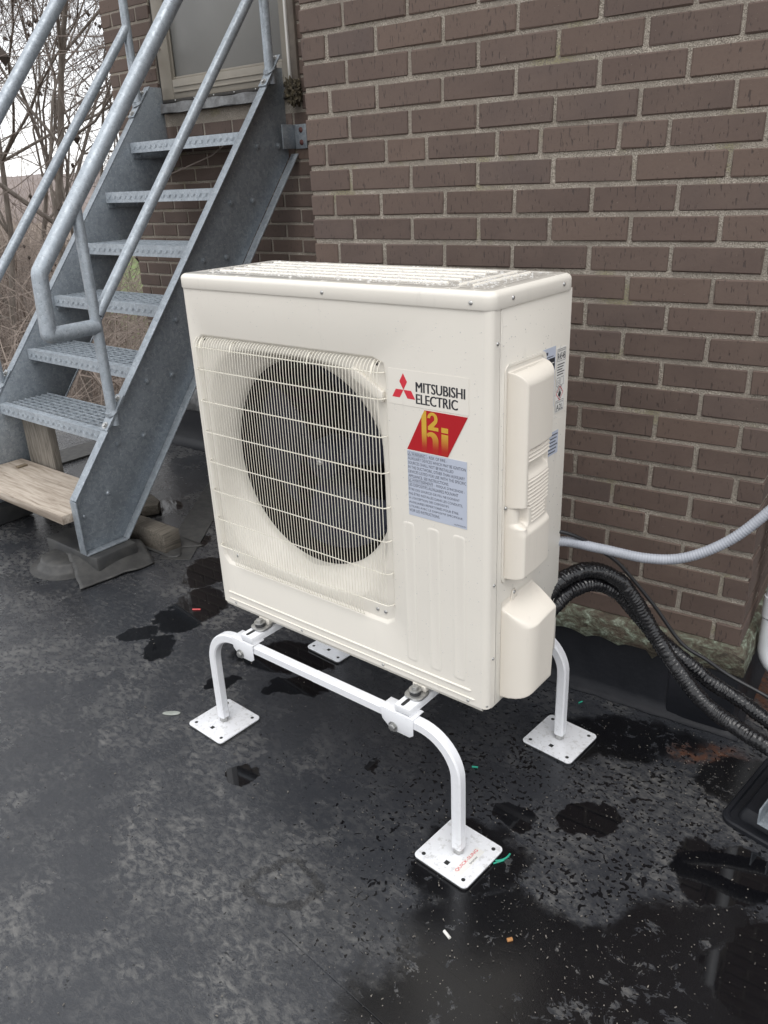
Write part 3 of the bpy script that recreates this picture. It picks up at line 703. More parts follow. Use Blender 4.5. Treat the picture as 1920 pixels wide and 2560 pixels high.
# corner gusset of the orifice (right upper)
MB().prism([(.515, -.001, uz(.694)), (.592, -.001, uz(.652)), (.592, -.001, uz(.632)), (.585, -.001, uz(.632)), (.512, -.001, uz(.676))], (0, .010, 0)).build('guard_clip', M_cream, unit, bevel=.001)
# covers on the service side as real relief surfaces
def hf(name, y0, y1, z0, z1, ny, nz_, fn, mat, par):
    ys = y0+(y1-y0)*(.5-.5*np.cos(np.pi*np.linspace(0, 1, ny)))*.5+(y1-y0)*np.linspace(0, 1, ny)*.5
    zs = np.linspace(z0, z1, nz_); mb = MB()
    mb.loft([[(UW+.0002+fn(float(y), float(z)), float(y), uz(float(z))) for y in ys] for z in zs], False)
    return mb.build(name, mat, par, ang=80)
def sst(x, a, b): t = min(1, max(0, (x-a)/(b-a))); return t*t*(3-2*t)
def rnd(d, r_): d = min(max(d, 0), r_); return math.sqrt(max(0, r_*r_-(r_-d)**2))/r_      # quarter-round rise
def cover(y, z):
    y0, y1, z0, z1 = .056, .188, .291, .708
    e = min(rnd(y-y0, .014), rnd(y1-y, .014), rnd(z1-z, .026), rnd(z-z0, .008))
    base = .038-.007*max(0, (y-.095)/.085)**2
    base -= .005*sst(y, .074, .084)*sst(z, .388, .402)*(1-sst(z, .556, .562))              # sunken louvre field
    base += .002*(1-sst(z, .384, .398))
    lv = sst(y, .079, .084)*(1-sst(y, .176, .181))
    if .533 < z < .556: base += .0017*lv*math.sin((z-.533)/.0077*2*math.pi)
    if .404 < z < .498: base += .0017*lv*math.sin((z-.404)/.0078*2*math.pi)*(1 if z > .437 else sst(y, .100, .104)*(1-sst(y, .160, .164)))
    g_ = sst(y, .074, .079)*(1-sst(y, .176, .182))
    if .497 < z < .533: base -= .014*g_*sst(z, .497, .516)*(1-sst(z, .5300, .5330))
    n_ = (1-sst(y, .082, .092))*sst(z, .400, .412)*(1-sst(z, .442, .447))
    base -= .016*n_
    return base*e
hf('service_cover', .054, .190, .289, .710, 90, 380, cover, M_plastic, unit)
mb = MB(); A = rrect(.046, .198, .280, .722, .014)
mb.loft([[(UW+.0000, a, uz(b)) for a, b in A], [(UW+.0022, a, uz(b)) for a, b in A], [(UW+.0022, .122+(a-.122)*.94, uz(.505+(b-.505)*.98)) for a, b in A], [(UW+.0006, .122+(a-.122)*.90, uz(.505+(b-.505)*.97)) for a, b in A]], True)
mb.build('cover_flange', M_cream, unit, ang=30)
def valve(y, z):
    y0, y1, z0 = .050, .166+.010*sst(z, .0, .2), .010
    top = .224+.010*sst(y, .05, .15)
    e = min(rnd(y-y0, .052), rnd(y1-y, .010), rnd(z-z0, .022))
    d = top-z                                                     # gently falling roof of the hood, rounded at its outer edge
    lim = .072*(min(1, max(0, d)/.040))
    k = .072*e
    return (k*lim)/max(1e-6, (k**5+lim**5)**.2) if k > 0 and lim > 0 else 0
hf('valve_cover', .049, .177, .009, .238, 70, 120, valve, M_plastic, unit)
screw((UW+.003, .095, uz(.243)), (1, 0, 0), unit, .0045); screw((UW+.0035, .054, uz(.444)), (1, 0, 0), unit, .0045)
MB().prism([(UW, .083, uz(.222)), (UW, .107, uz(.228)), (UW, .101, uz(.250)), (UW, .089, uz(.249))], (.003, 0, 0)).build('screw_tab', M_plastic, unit, bevel=.001)
# ---- printed labels
def fq(x, z, d): return (x, -d, uz(z))
def plate(poly, name, mat, par, d0=.0002, d1=.0007): return MB().prism([fq(x, z, d0) for x, z in poly], (0, -(d1-d0), 0)).build(name, mat, par, smooth=False)
lb = plate([(.609, .634), (.794, .634), (.794, .703), (.609, .703)], 'brand_label', M_cream, unit)
cx, cz = .6455, .664                                            # three-diamond mark
def rhomb(cx, cz, ang, L=.0320, Wd=.0185):
    a = math.radians(ang); t = Vector((math.cos(a), math.sin(a))); n_ = Vector((-t.y, t.x)); c = Vector((cx, cz))
    return [tuple(c), tuple(c+t*L/2+n_*Wd/2), tuple(c+t*L), tuple(c+t*L/2-n_*Wd/2)]
for a in (90, 210, 330): plate(rhomb(cx, cz, a), 'emblem', M_red, lb, .0008, .0010)
def ftext(mb, s, x0, x1, z0, z1, d=.0009, bold=0):
    for k, e in enumerate((0,) if not bold else (-bold, 0, bold)):
        text_into(mb, s, lambda u, v, w_, h_: fq(x0+e+(x1-x0)*u, z0+(z1-z0)*v, d+k*.00003), 1., 0)
mb = MB(); ftext(mb, 'MITSUBISHI', .6755, .786, .6635, .6830, .0009, .0008); mb.build('lettering', M_ink, lb, smooth=False)
mb = MB(); ftext(mb, 'ELECTRIC', .6755, .770, .6405, .6600, .0009, .0008); mb.build('lettering', M_ink, lb, smooth=False)
bd = plate([(.650, .546), (.747, .546), (.792, .6305), (.694, .6305)], 'red_badge', M_dred, unit, .0002, .0008)
def bp(poly, n_='lettering'): return MB().add([fq(x, z, .0011) for x, z in poly], [tuple(range(len(poly)))]).build(n_, M_gold, bd, smooth=False)
# letter h, numeral 2 and letter i as flat shapes
def arc(cx, cz, rx, rz, a0, a1, n_=10): return [(cx+rx*math.cos(math.radians(a0+(a1-a0)*k/n_)), cz+rz*math.sin(math.radians(a0+(a1-a0)*k/n_))) for k in range(n_+1)]
bp([(.6870, .5475), (.6985, .5475), (.6985, .6295), (.6940, .6295), (.6870, .6180)])
mb = MB(); o_, i_ = arc(.7105, .5735, .0155, .0165, 140, 0), arc(.7065, .5725, .0060, .0085, 140, 0)
o_ += [(.726, .5475)]; i_ += [(.7125, .5475)]
mb.loft([[fq(x, z, .0011) for x, z in o_], [fq(x, z, .0011) for x, z in i_]], False); mb.build('lettering', M_gold, bd, smooth=False)
mb = MB(); o_ = arc(.7130, .6165, .0120, .0125, 180, -40)+[(.7150, .6000)]; i_ = arc(.7125, .6170, .0048, .0060, 180, -40)+[(.7020, .6000)]
mb.loft([[fq(x, z, .0012) for x, z in o_], [fq(x, z, .0012) for x, z in i_]], False)
mb.add([fq(x, z, .0013) for x, z in ((.7020, .5935), (.7265, .5935), (.7265, .6005), (.7020, .6005))], [(0, 1, 2, 3)])
mb.build('lettering', M_gold, bd, smooth=False)
bp([(.733, .5475), (.7475, .5475), (.7485, .5495), (.7485, .5895), (.733, .5895)]); bp([(.733, .5925), (.7485, .5925), (.7485, .6025), (.733, .6025)])
wl = plate([(.650, .406), (.790, .406), (.790, .544), (.650, .544)], 'warning_label', M_lab, unit)
LN = ['   WARNING  - RISK OF FIRE -', 'AUXILIARY DEVICES WHICH MAY BE IGNITION', 'SOURCES SHALL NOT BE INSTALLED', 'IN THE DUCTWORK, OTHER THAN AUXILIARY', 'DEVICES LISTED FOR USE WITH THE SPECIFIC', 'APPLIANCE. SEE INSTRUCTIONS.',
      '   AVERTISSEMENT  - RISQUE D\'INCENDIE -', 'LES DISPOSITIFS AUXILIAIRES POUVANT', '\u00caTRE DES SOURCES DE FEU NE DOIVENT', 'PAS \u00caTRE INSTALL\u00c9S DANS LES CONDUITS,', '\u00c0 L\'EXCEPTION DES DISPOSITIFS', 'AUXILIAIRES R\u00c9PERTORI\u00c9S POUR \u00caTRE', 'UTILIS\u00c9S AVEC LE DISPOSITIF SP\u00c9CIFIQUE.', 'VOIR LES INSTRUCTIONS.']
WD = [.094, .136, .108, .134, .137, .097, .134, .119, .122, .129, .097, .119, .130, .075]
mb = MB()
for i, (s, w_) in enumerate(zip(LN, WD)):
    z1 = .5405-i*.00925; x0 = .6515+(.009 if i in (0, 6) else 0)
    ftext(mb, s.strip(), x0, .6515+w_, z1-.0062-(.0012 if ',' in s else 0), z1, .0009, 0)
ftext(mb, 'VG79Y350H01', .760, .788, .409, .412)
for i, w_ in ((0, .047), (6, .060)):
    z0 = .5408-i*.00925
    mb.add([fq(.6520, z0-.0066, .0009), fq(.6585, z0-.0066, .0009), fq(.65525, z0-.0004, .0009), fq(.6533, z0-.0060, .0009), fq(.6572, z0-.0060, .0009), fq(.65525, z0-.0020, .0009)], [(0, 1, 4, 3), (1, 2, 5, 4), (2, 0, 3, 5)])
    for a, b, c, d in ((.6508, .6508+w_, z0+.0003, z0+.0007), (.6508, .6508+w_, z0-.0076, z0-.0072), (.6508, .6512, z0-.0072, z0+.0003), (.6504+w_, .6508+w_, z0-.0072, z0+.0003)):
        mb.add([fq(a, c, .0009), fq(b, c, .0009), fq(b, d, .0009), fq(a, d, .0009)], [(0, 1, 2, 3)])
mb.build('lettering', M_ink2, wl, smooth=False)
# side labels (on the service panel, x = const)
def sq_(y, z, d): return (UW+d, y, uz(z))
def splate(y0, y1, z0, z1, name, mat, par, d0=.0002, d1=.0006): return MB().prism([sq_(y, z, d0) for y, z in ((y0, z0), (y1, z0), (y1, z1), (y0, z1))], (d1-d0, 0, 0)).build(name, mat, par, smooth=False)
def stext(mb, s, y0, y1, z0, z1, d=.0008, bold=0): text_into(mb, s, lambda u, v, w_, h_: sq_(y0+(y1-y0)*u, z0+(z1-z0)*v, d), 1., bold)
s1 = splate(.187, .238, .600, .7235, 'rating_label', M_lab, side)
MB().add([sq_(*q, .0008) for q in ((.190, .668), (.190, .702), (.235, .702), (.235, .676), (.228, .668))], [(0, 1, 2, 3, 4)]).build('printed_panel', M_ink, s1, smooth=False)
mb = MB(); sbar = lambda mb, y0, y1, z, t=.0011, d=.0008: mb.add([sq_(y, q, d) for y, q in ((y0, z-t), (y1, z-t), (y1, z+t), (y0, z+t))], [(0, 1, 2, 3)])
sbar(mb, .190, .206, .713, .0030); sbar(mb, .190, .228, .7055, .0008)
for i in range(6): sbar(mb, .190, .231-.005*(i % 3), .662-i*.008)
mb.build('lettering', M_ink2, s1, smooth=False)
mb = MB(); sbar(mb, .192, .207, .6935, .0034, .0010); sbar(mb, .210, .232, .692, .0010, .0010)
for i in range(3): sbar(mb, .193, .224-.003*i, .685-i*.005, .0006, .0010)
mb.build('lettering', M_labw, s1, smooth=False)
s2 = splate(.2435, .2825, .585, .7165, 'refrigerant_label', M_labw, side)
mb = MB(); stext(mb, 'REFRIGERANT', .249, .278, .7085, .7115); stext(mb, 'R454B', .2475, .279, .692, .706, .0008, .01)
for i in range(5): sbar(mb, .247, .277-.004*(i % 3), .683-i*.0052, .0010)
def sline(mb, a, b, t=.0006):
    a, b = Vector(a), Vector(b); n_ = (b-a).normalized(); n_ = Vector((-n_.y, n_.x))*t
    mb.add([sq_(*q, .0008) for q in (a+n_, b+n_, b-n_, a-n_)], [(0, 1, 2, 3)])
for y0, y1, z0, z1 in ((.246, .280, .6895, .7135), (.2465, .259, .640, .656), (.263, .276, .640, .656), (.249, .270, .627, .6375), (.2465, .279, .5875, .609)):
    for a, b in (((y0, z0), (y1, z0)), ((y1, z0), (y1, z1)), ((y1, z1), (y0, z1)), ((y0, z1), (y0, z0))): sline(mb, a, b, .0004)
for z in (.644, .647, .650): sline(mb, (.248, z), (.2575, z), .0003); sline(mb, (.252, z-.013), (.267, z-.013), .0004)
stext(mb, 'Safety group', .249, .277, .603, .607); stext(mb, 'A2L', .249, .277, .589, .601, .0008, .01)
fl = [(.2605, .6155), (.2560, .6185), (.2550, .6225), (.2575, .6265), (.2580, .6235), (.2600, .6290), (.2615, .6325), (.2635, .6270), (.2645, .6245), (.2655, .6265), (.2675, .6225), (.2660, .6180), (.2630, .6155)]
mb.add([sq_(y, z, .0008) for y, z in fl], [tuple(range(len(fl)))]); sline(mb, (.2555, .6135), (.2675, .6135), .0006)
mb.build('lettering', M_ink, s2, smooth=False)
mb = MB()
dm = [(.2615, .6095), (.2760, .6240), (.2615, .6385), (.2470, .6240)]
for i in range(4): sline(mb, dm[i], dm[(i+1) % 4], .0008)
mb.build('hazard_diamond', M_red, s2, smooth=False)
s3 = splate(.215, .2635, .498, .547, 'wiring_label', M_lab, side)
mb = MB()
for i in range(6): sbar(mb, .217, .261-.004*(i % 3), .540-i*.0073, .0013)
mb.build('lettering', M_ink2, s3, smooth=False)
# rain droplets
rd = random.Random(3); mb = MB()
def drop(c, n_, r_, h):
    c, n_ = Vector(c), Vector(n_); t = n_.orthogonal().normalized(); b = n_.cross(t); o = len(mb.v); k = 6
    e = rd.uniform(.7, 1.4)
    for f, hh in ((1, 0), (.72, .7)):
        for i in range(k): a = 2*math.pi*i/k; mb.v.append(tuple(c+t*(math.cos(a)*r_*f*e)+b*(math.sin(a)*r_*f)+n_*(h*hh)))
    mb.v.append(tuple(c+n_*h))
    for i in range(k): j = (i+1) % k; mb.f.append((o+i, o+j, o+k+j, o+k+i)); mb.f.append((o+k+i, o+k+j, o+2*k))
for i in range(2100):
    x, y = rd.uniform(.012, .828), rd.uniform(.006, .292); r_ = rd.choice((.0008, .001, .0013, .0016, .0022, .003)); 
    inn = .048 < x < .79 and .046 < y < .254
    if not inn and rd.random() < .45: continue
    z = .8562 if inn else (.8573 if (x > .03 and x < .81 and y > .03 and y < .27) else None)
    if z is None: continue
    drop((x, y, uz(z)), (0, 0, 1), r_, r_*.55)
for i in range(420): drop((rd.uniform(.605, .825), -.0001, uz(rd.uniform(.03, .8))), (0, -1, 0), rd.choice((.0006, .0008, .0011)), .0006)
for i in range(90): drop((rd.uniform(.03, .6), -.0001, uz(rd.uniform(.73, .82))), (0, -1, 0), rd.choice((.0006, .0009)), .0006)
for i in range(330):
    y, z = rd.uniform(.03, .29), rd.uniform(.02, .81)
    if .045 < y < .205 and (z < .25 or .27 < z < .725): continue
    drop((UW+.0001, y, uz(z)), (1, 0, 0), rd.choice((.0007, .0009, .0013)), .0007)
wd_ = mb.build('water_droplets', M_droplet, unit); wd_['kind'] = 'stuff'

# ------------------------------------------------------------------ white stand
XL, XR, YF, YB = -.0037, .80, -.0504, .4361
stand = thing('equipment_stand', (.4, .19, 0), 'white four legged steel stand carrying the heat pump unit', 'stand')
SQ = [(1, .72), (.72, 1), (-.72, 1), (-1, .72), (-1, -.72), (-.72, -1), (.72, -1), (1, -.72)]
def leg(x, y, s):
    P = [(x, y, .026), (x, y, .12), (x, y, .205)]
    for k in range(1, 13): a = math.radians(90*k/12); P.append((x+s*.10*(1-math.cos(a)), y, .2165+.10*math.sin(a)))
    P.append((x+s*.165, y, .3165)); return MB().tube(P, .0128, 8, True, SQ, (1, 0, 0)).build('leg', M_white, stand, ang=25)
PA = {(0, 0): -.0355, (1, 0): -.0671, (1, 1): -.0692, (0, 1): -.05}
for i, x in enumerate((XL, XR)):
    for j, y in enumerate((YF, YB)):
        leg(x, y, 1 if i == 0 else -1)
        a = PA[(i, j)]; ca, sa = math.cos(a), math.sin(a)
        T = lambda px, py: (x+px*ca-py*sa, y+px*sa+py*ca)
        h = .0737
        MB().prism([(*T(px, py), .0008) for px, py in rrect(-h+.001, h-.001, -h+.001, h-.001, .012)], (0, 0, .0048)).build('rubber_pad', M_rubber, stand, smooth=False)
        bp_ = MB().prism([(*T(px, py), .0058) for px, py in rrect(-h, h, -h, h, .012, 6)], (0, 0, .0045)).build('base_plate', M_white, stand, bevel=.0012)
        for px in (-1, 1):
            for py in (-1, 1):
                c = T(px*.056, py*.056); MB().cyl((*c, .0100), (*c, .0107), .0048, 12).build('bolt_hole', M_dark, bp_, smooth=False)
        MB().prism([(*T(px, py), .0101) for px, py in ((-.0055, -.048), (.0055, -.048), (.0055, -.037), (-.0055, -.037))], (0, 0, .0006)).build('square_hole', M_dark, bp_, smooth=False)
        MB().prism([(x+.0125*math.cos(k*math.pi/3), y+.0125*math.sin(k*math.pi/3), .0104) for k in range(6)], (0, 0, .0155)).build('nut', M_steel, bp_, bevel=.001)
for y in (YF, YB):
    s = 1 if y < .2 else -1
    MB().tube([(XL+.160, y, .3165), (.385, y, .3165)], .0119, 8, True, SQ, (0, 0, 1)).build('rail', M_white, stand, ang=25)
    MB().tube([(.3857, y, .3165), (XR-.160, y, .3165)], .0123, 8, True, SQ, (0, 0, 1)).build('rail', M_white, stand, ang=25)
    for x0, x1, sg in ((.098, .180, 1), (.600, .692, -1)):
        yo = y-s*.0152
        mb = MB().box((x0, min(yo, y+s*.026), .3297), (x1, max(yo, y+s*.026), .3322))
        e1 = .010 if sg > 0 else .0
        pf = [(x0, .3296), (x1, .3296), (x1, .290), (x1-.010, .282), (x0+.030, .282), (x0+.006, .302)]
        mb.prism([(px, yo-s*.0004, pz) for px, pz in pf], (0, s*.0022, 0))
        br_ = mb.build('saddle_bracket', M_white, stand, bevel=.0007)
        bx = .130 if sg > 0 else .637
        c = Vector((bx, yo-s*.0005, .292)); n_ = Vector((0, -s, 0))
        MB().cyl(c, c+n_*.0018, .0125, 18).build('washer', M_steel, br_)
        MB().prism([(bx+.0085*math.cos(k*math.pi/3+.3), c.y-s*.0018, .292+.0085*math.sin(k*math.pi/3+.3)) for k in range(6)], (0, -s*.0060, 0)).build('bolt', M_steel, br_, bevel=.0008)
for xc in (.157, .661):
    mb = MB(); y0, y1 = YF-.012, YB+.012
    mb.box((xc-.021, y0, .3361), (xc+.021, y1, .3525)); mb.box((xc-.021, y0, .3325), (xc-.018, y1, .3366)); mb.box((xc+.018, y0, .3325), (xc+.021, y1, .3366))
    rl = mb.build('cross_rail', M_white, stand, bevel=.0016)
    MB().prism([(xc+a-.004, b, .3526) for a, b in rrect(-.0045, .0045, -.058, -.030, .0044)], (0, 0, .0004)).build('slot', M_dark, rl, smooth=False)
    # the unit's own mounting foot, bolted down on the rail
    for y, s in ((-.013, 1), (.335, -1)):
        ft = [(xc+a, y+b*1) for a, b in rrect(-.024, .024, -.019, .030 if s > 0 else .019, .016)]
        f_ = MB().prism([(a, b, .3532) for a, b in ft], (0, 0, .0065)).build('mounting_foot', M_steel, unit, bevel=.0018)
        MB().box((xc-.018, y+(.014 if s > 0 else -.05), .3598), (xc+.018, y+(.05 if s > 0 else -.014), ZB-.0065)).build('foot_web', M_cream, unit, bevel=.002)
        MB().cyl((xc, y, .3597), (xc, y, .3695), .0130, 20).build('rubber_washer', M_washer, f_)
        MB().cyl((xc, y, .3696), (xc, y, .3722), .0145, 20).build('washer', M_steel, f_)
        MB().prism([(xc+.0088*math.cos(k*math.pi/3+.4), y+.0088*math.sin(k*math.pi/3+.4), .3723) for k in range(6)], (0, 0, .0070)).build('bolt', M_steel, f_, bevel=.0009)
# sticker on the near foot plate
a = PA[(1, 0)]; ca, sa = math.cos(a), math.sin(a)
def FT(px, py, z): return (XR+px*ca-py*sa, YF+px*sa+py*ca, z)
rb_ = math.radians(90)
nearplate = [o for o in stand.children if o.name.startswith('base_plate')][2]
stk = MB().prism([FT(px, py, .0104) for px, py in ((.024, -.052), (.046, -.052), (.046, .036), (.024, .036))], (0, 0, .0003)).build('sticker', M_labw, nearplate, smooth=False)
mb = MB(); text_into(mb, 'QUICK-SLING', lambda u, v, w_, h_: FT(.0345-.009*v, -.048+.078*u, .0109), 1., .004); mb.build('lettering', M_red, stk, smooth=False)
mb = MB(); text_into(mb, 'bramec', lambda u, v, w_, h_: FT(.0435-.0055*v, -.012+.026*u, .0109), 1., .004); mb.build('lettering', M_ink, stk, smooth=False)

# ------------------------------------------------------------------ pipes and cables beside the unit
def wrapped(path, r_, seed, name, label, cat, group=None):
    P = bez(path, 34); mb = MB(); n = len(P); rings = []
    T = [(P[min(i+1, n-1)]-P[max(i-1, 0)]).normalized() for i in range(n)]; u = T[0].orthogonal().normalized(); s_ = 0
    Q = []; 
    for i in range(n-1):                                         # finer resampling so that the wrinkles are geometry
        for k in range(2): Q.append(P[i].lerp(P[i+1], k/2))
    Q.append(P[-1]); P = Q; n = len(P)
    T = [(P[min(i+1, n-1)]-P[max(i-1, 0)]).normalized() for i in range(n)]
    for i in range(n):
        if i: s_ += (P[i]-P[i-1]).length
        u = (u-T[i]*u.dot(T[i])).normalized(); v = T[i].cross(u); R_ = []
        for k in range(22):
            a = 2*math.pi*k/22; d = u*math.cos(a)+v*math.sin(a)
            w1 = .0014*math.sin(s_*2*math.pi/.0088+9*mnoise.noise(Vector((math.cos(a)*1.1, math.sin(a)*1.1, s_*16+seed)))+a*.6)*(.55+.9*mnoise.noise(Vector((math.cos(a)*2, math.sin(a)*2, s_*25+seed+30))))
            w2 = .0018*mnoise.fractal(Vector((math.cos(a)*1.5, math.sin(a)*1.5, s_*60+seed)), .6, 2, 3)
            R_.append(P[i]+d*(r_+w1+w2))
        rings.append(R_)
    mb.loft(rings, True, True, True); o = mb.build(name, M_tape, ang=180)
    return tag(o, label, cat, group)
wrapped([(.80, .225, .42), (.812, .250, .500), (.825, .280, .530), (.840, .330, .553), (.876, .390, .560), (.927, .430, .532), (.965, .450, .478), (1.013, .465, .396), (1.070, .465, .328), (1.151, .455, .262), (1.235, .445, .233), (1.298, .435, .222), (1.42, .43, .19), (1.65, .42, .12)], .0185, 3, 'insulated_pipe', 'nearer and lower black wrapped pipe arching from the unit to the right edge', 'pipe', 'wrapped refrigerant pipes')
wrapped([(.82, .225, .40), (.832, .255, .475), (.842, .290, .503), (.854, .345, .519), (.884, .402, .520), (.924, .445, .488), (.966, .472, .430), (1.018, .490, .372), (1.086, .505, .322), (1.142, .520, .280), (1.208, .530, .250), (1.273, .530, .222), (1.42, .52, .17), (1.65, .50, .12)], .0175, 17, 'insulated_pipe', 'farther black wrapped pipe that parts from the nearer one towards the right edge', 'pipe', 'wrapped refrigerant pipes')
P = bez([(.80, .262, .632), (.835, .305, .655), (.905, .37, .630), (1.0, .40, .620), (1.075, .425, .632), (1.15, .45, .680), (1.215, .47, .755), (1.30, .49, .88), (1.42, .52, 1.06)], 60)
mb = MB(); s_ = 0; rr_ = []
for i, q in enumerate(P):
    if i: s_ += (q-P[i-1]).length
    rr_.append(.0112+.0005*math.sin(s_*2*math.pi/.0060))
mb.tube(P, rr_, 14); tag(mb.build('flexible_conduit', M_conduit, ang=180), 'ribbed grey flexible conduit sagging in front of the brick wall', 'conduit')
MB_c = MB().tube(bez([(.79, .25, .672), (.83, .29, .684), (.866, .33, .664), (.896, .395, .612), (.927, .425, .577), (.962, .452, .524), (1.005, .480, .458), (1.065, .508, .368), (1.120, .528, .332), (1.178, .545, .296), (1.30, .552, .255), (1.5, .53, .17)], 20), .0045, 8)
tag(MB_c.build('black_cable', M_cable, ang=180), 'thin black cable following the wrapped pipes away from the unit', 'cable')
# white drain pipe at the corner of the wall
pv = thing('drain_pipe', (1.205, .86, 0), 'white plastic drain pipe standing by the wall corner at the right edge', 'pipe')
MB().tube([(1.178, .87, 1.3), (1.178, .87, .36)], .0195, 20).build('pipe', M_pvc, pv)
MB().tube([(1.178, .87, .365), (1.178, .87, .305)], .0228, 20).build('coupling', M_pvc, pv)
MB().tube([(1.178, .87, .30)]+[(1.178+.07*(1-math.cos(a)), .87, .21-.07*math.sin(a)) for a in (math.radians(10*k) for k in range(10))]+[(1.42, .87, .14)], .0200, 20).build('elbow', M_pvc, pv)
# black pipe support block at the lower right
sp = thing('pipe_support', (1.34, .48, 0), 'black plastic roof support block with metal strut at the lower right edge', 'support')
a1, a2 = Vector((.979, -.203, 0)), Vector((.12, .993, 0)); o0 = Vector((1.229, .398, 0))
def tq(u, v, z): q = o0+a1*u+a2*v; return Vector((q.x, q.y, z))
def trr(i, z): return [tq(u, v, z) for u, v in rrect(i, .40-i, i, .30-i, max(.006, .03-i*.5), 6)]
MB().loft([trr(0, .0006), trr(0, .010), trr(.004, .0135), trr(.012, .0135), trr(.015, .009), trr(.030, .009), trr(.038, .032), trr(.044, .038), trr(.06, .040)], True, True, True).build('base', M_curb, sp, ang=35)
mb = MB()
for du in (0, .018): mb.obox(tq(.085+du*2.0, .14, .0625), a1, a2, (0, 0, 1), .0016, .13, .0205)
mb.obox(tq(.103, .14, .0425), a1, a2, (0, 0, 1), .0196, .13, .0014)
mb.build('strut', M_galv, sp, bevel=.0006)

# ------------------------------------------------------------------ galvanised stair
stair = thing('steel_stair', (-1.62, .9, 0), 'galvanised steel stair with grating treads and pipe handrails up to the door', 'stair')
XWR, XWL, FLW, TK = -1.203, -2.045, .036, .006
SO = [(.252, .092), (.252, .318), (1.520, 1.868), (1.583, 1.868), (1.583, 1.532), (1.606, 1.532), (.440, .092)]
def stringer(xw, sg):
    mb = MB()
    web = [(xw, y, z) for y, z in [SO[0], SO[1], SO[2], SO[3], SO[4], SO[6]]]
    web[4] = (xw, 1.583, SO[4][1]-.015)
    mb.prism(web, (sg*TK, 0, 0))
    def fl(a, b, nrm):                                            # flange strip from a to b, set on the web's edge
        a, b = Vector((xw, *a)), Vector((xw, *b)); n_ = Vector((0, *nrm)).normalized()*TK
        mb.add([a, b, b+n_, a+n_]+[q+Vector((sg*(FLW+TK), 0, 0)) for q in (a, b, b+n_, a+n_)], [(0, 1, 2, 3), (4, 7, 6, 5), (0, 4, 5, 1), (1, 5, 6, 2), (2, 6, 7, 3), (3, 7, 4, 0)])
    sl = Vector((SO[2][0]-SO[1][0], SO[2][1]-SO[1][1])).normalized(); out_ = (-sl.y, sl.x)
    fl(SO[1], SO[2], out_); fl(SO[0], SO[1], (-1, 0)); fl((.252, .092), (.440, .092), (0, -1)); fl((.440, .092), (1.606, 1.532), (sl.y, -sl.x))
    return mb.build('stringer', M_galv, stair, bevel=.0014, ang=30)
strR, strL = stringer(XWR, 1), stringer(XWL, -1)
SLP = Vector((0, SO[2][0]-SO[1][0], SO[2][1]-SO[1][1])).normalized(); SNR = Vector((0, -SLP.z, SLP.y))
TY, TZ, DY, DZ, TD = .445, .540, .1815, .2162, .235
def zig(mb, y, z, x0, x1):
    n_ = int((x1-x0)/.021)
    for i in range(n_):
        x = x0+.012+i*.021; s = 1 if i % 2 else -1
        for dx in ((-.003, .004) if s > 0 else (0,)):
            mb.obox((x+dx, y-.0006, z), Vector((1, 0, s*1.15)), (0, 1, 0), Vector((-s*1.15, 0, 1)), .0095, .0008, .0012)
treadroot = None
def tread(i):
    y0, z1 = TY+DY*i, TZ+DZ*i; x0, x1 = XWL+.003, XWR-.003
    t_ = part('tread', ((x0+x1)/2, y0, z1), stair)
    mb = MB().box((x0, y0, z1-.046), (x1, y0+.004, z1)); mb.box((x0, y0+.0042, z1-.0045), (x1, y0+.036, z1)); zig(mb, y0, z1-.024, x0, x1)
    for k in range(30): mb.obox((x0+.02+k*.027, y0+.02, z1+.0004), (1, .9 if k % 2 else -.9, 0), (-.9 if k % 2 else .9, 1, 0), (0, 0, 1), .009, .0013, .0009)
    mb.build('nosing', M_galv_lit, t_, smooth=False)
    mb = MB()
    for k in range(7): y = y0+.062+k*.0285; mb.box((x0+.004, y-.0018, z1-.030), (x1-.004, y+.0018, z1-.0006))
    n_ = 14
    for k in range(n_): x = x0+.03+k*(x1-x0-.06)/(n_-1); mb.box((x-.0026, y0+.037, z1-.007), (x+.0026, y0+TD-.002, z1-.0012))
    mb.box((x0+.004, y0+TD-.002, z1-.03), (x1-.004, y0+TD+.002, z1)); mb.build('grating', M_galv_lit, t_, smooth=False)
    for x in (x0, x1-.005): MB().box((x, y0+.005, z1-.070), (x+.005, y0+TD-.001, z1-.0465)).build('end_plate', M_galv, t_, bevel=.001)
    for y in (y0+.045, y0+.17):
        for xw, s in ((XWR+TK, 1), (XWL+.0085, 1)):
            c = Vector((xw, y, z1-.058)); MB().prism([(xw, y+.0095*math.cos(k*math.pi/3), c.z+.0095*math.sin(k*math.pi/3)) for k in range(6)], (.0075, 0, 0)).build('bolt', M_galv, t_, bevel=.001)
            MB().cyl(c+Vector((.0005, 0, 0)), c+Vector((.0022, 0, 0)), .0145, 14).build('washer', M_galv, t_)
for i in range(6): tread(i)
mb = MB().box((XWL+.004, .203, .228), (XWR-.003, .490, .266)); ws = mb.build('wooden_step', M_wood_step, stair, bevel=.004, label='thick weathered wooden plank forming the lowest step')
for y in (.29, .41): MB().dome((XWR+TK, y, .236+.06*(y > .35)), (1, 0, 0), .010, .007, 8).build('bolt', M_galv, stair)
MB().box((-1.93, .40, .2665), (-1.905, .447, .2745)).build('cleat', simple('rusty_cleat', (.12, .09, .06), (.2, .16, .11), 60, .7), ws, bevel=.002)
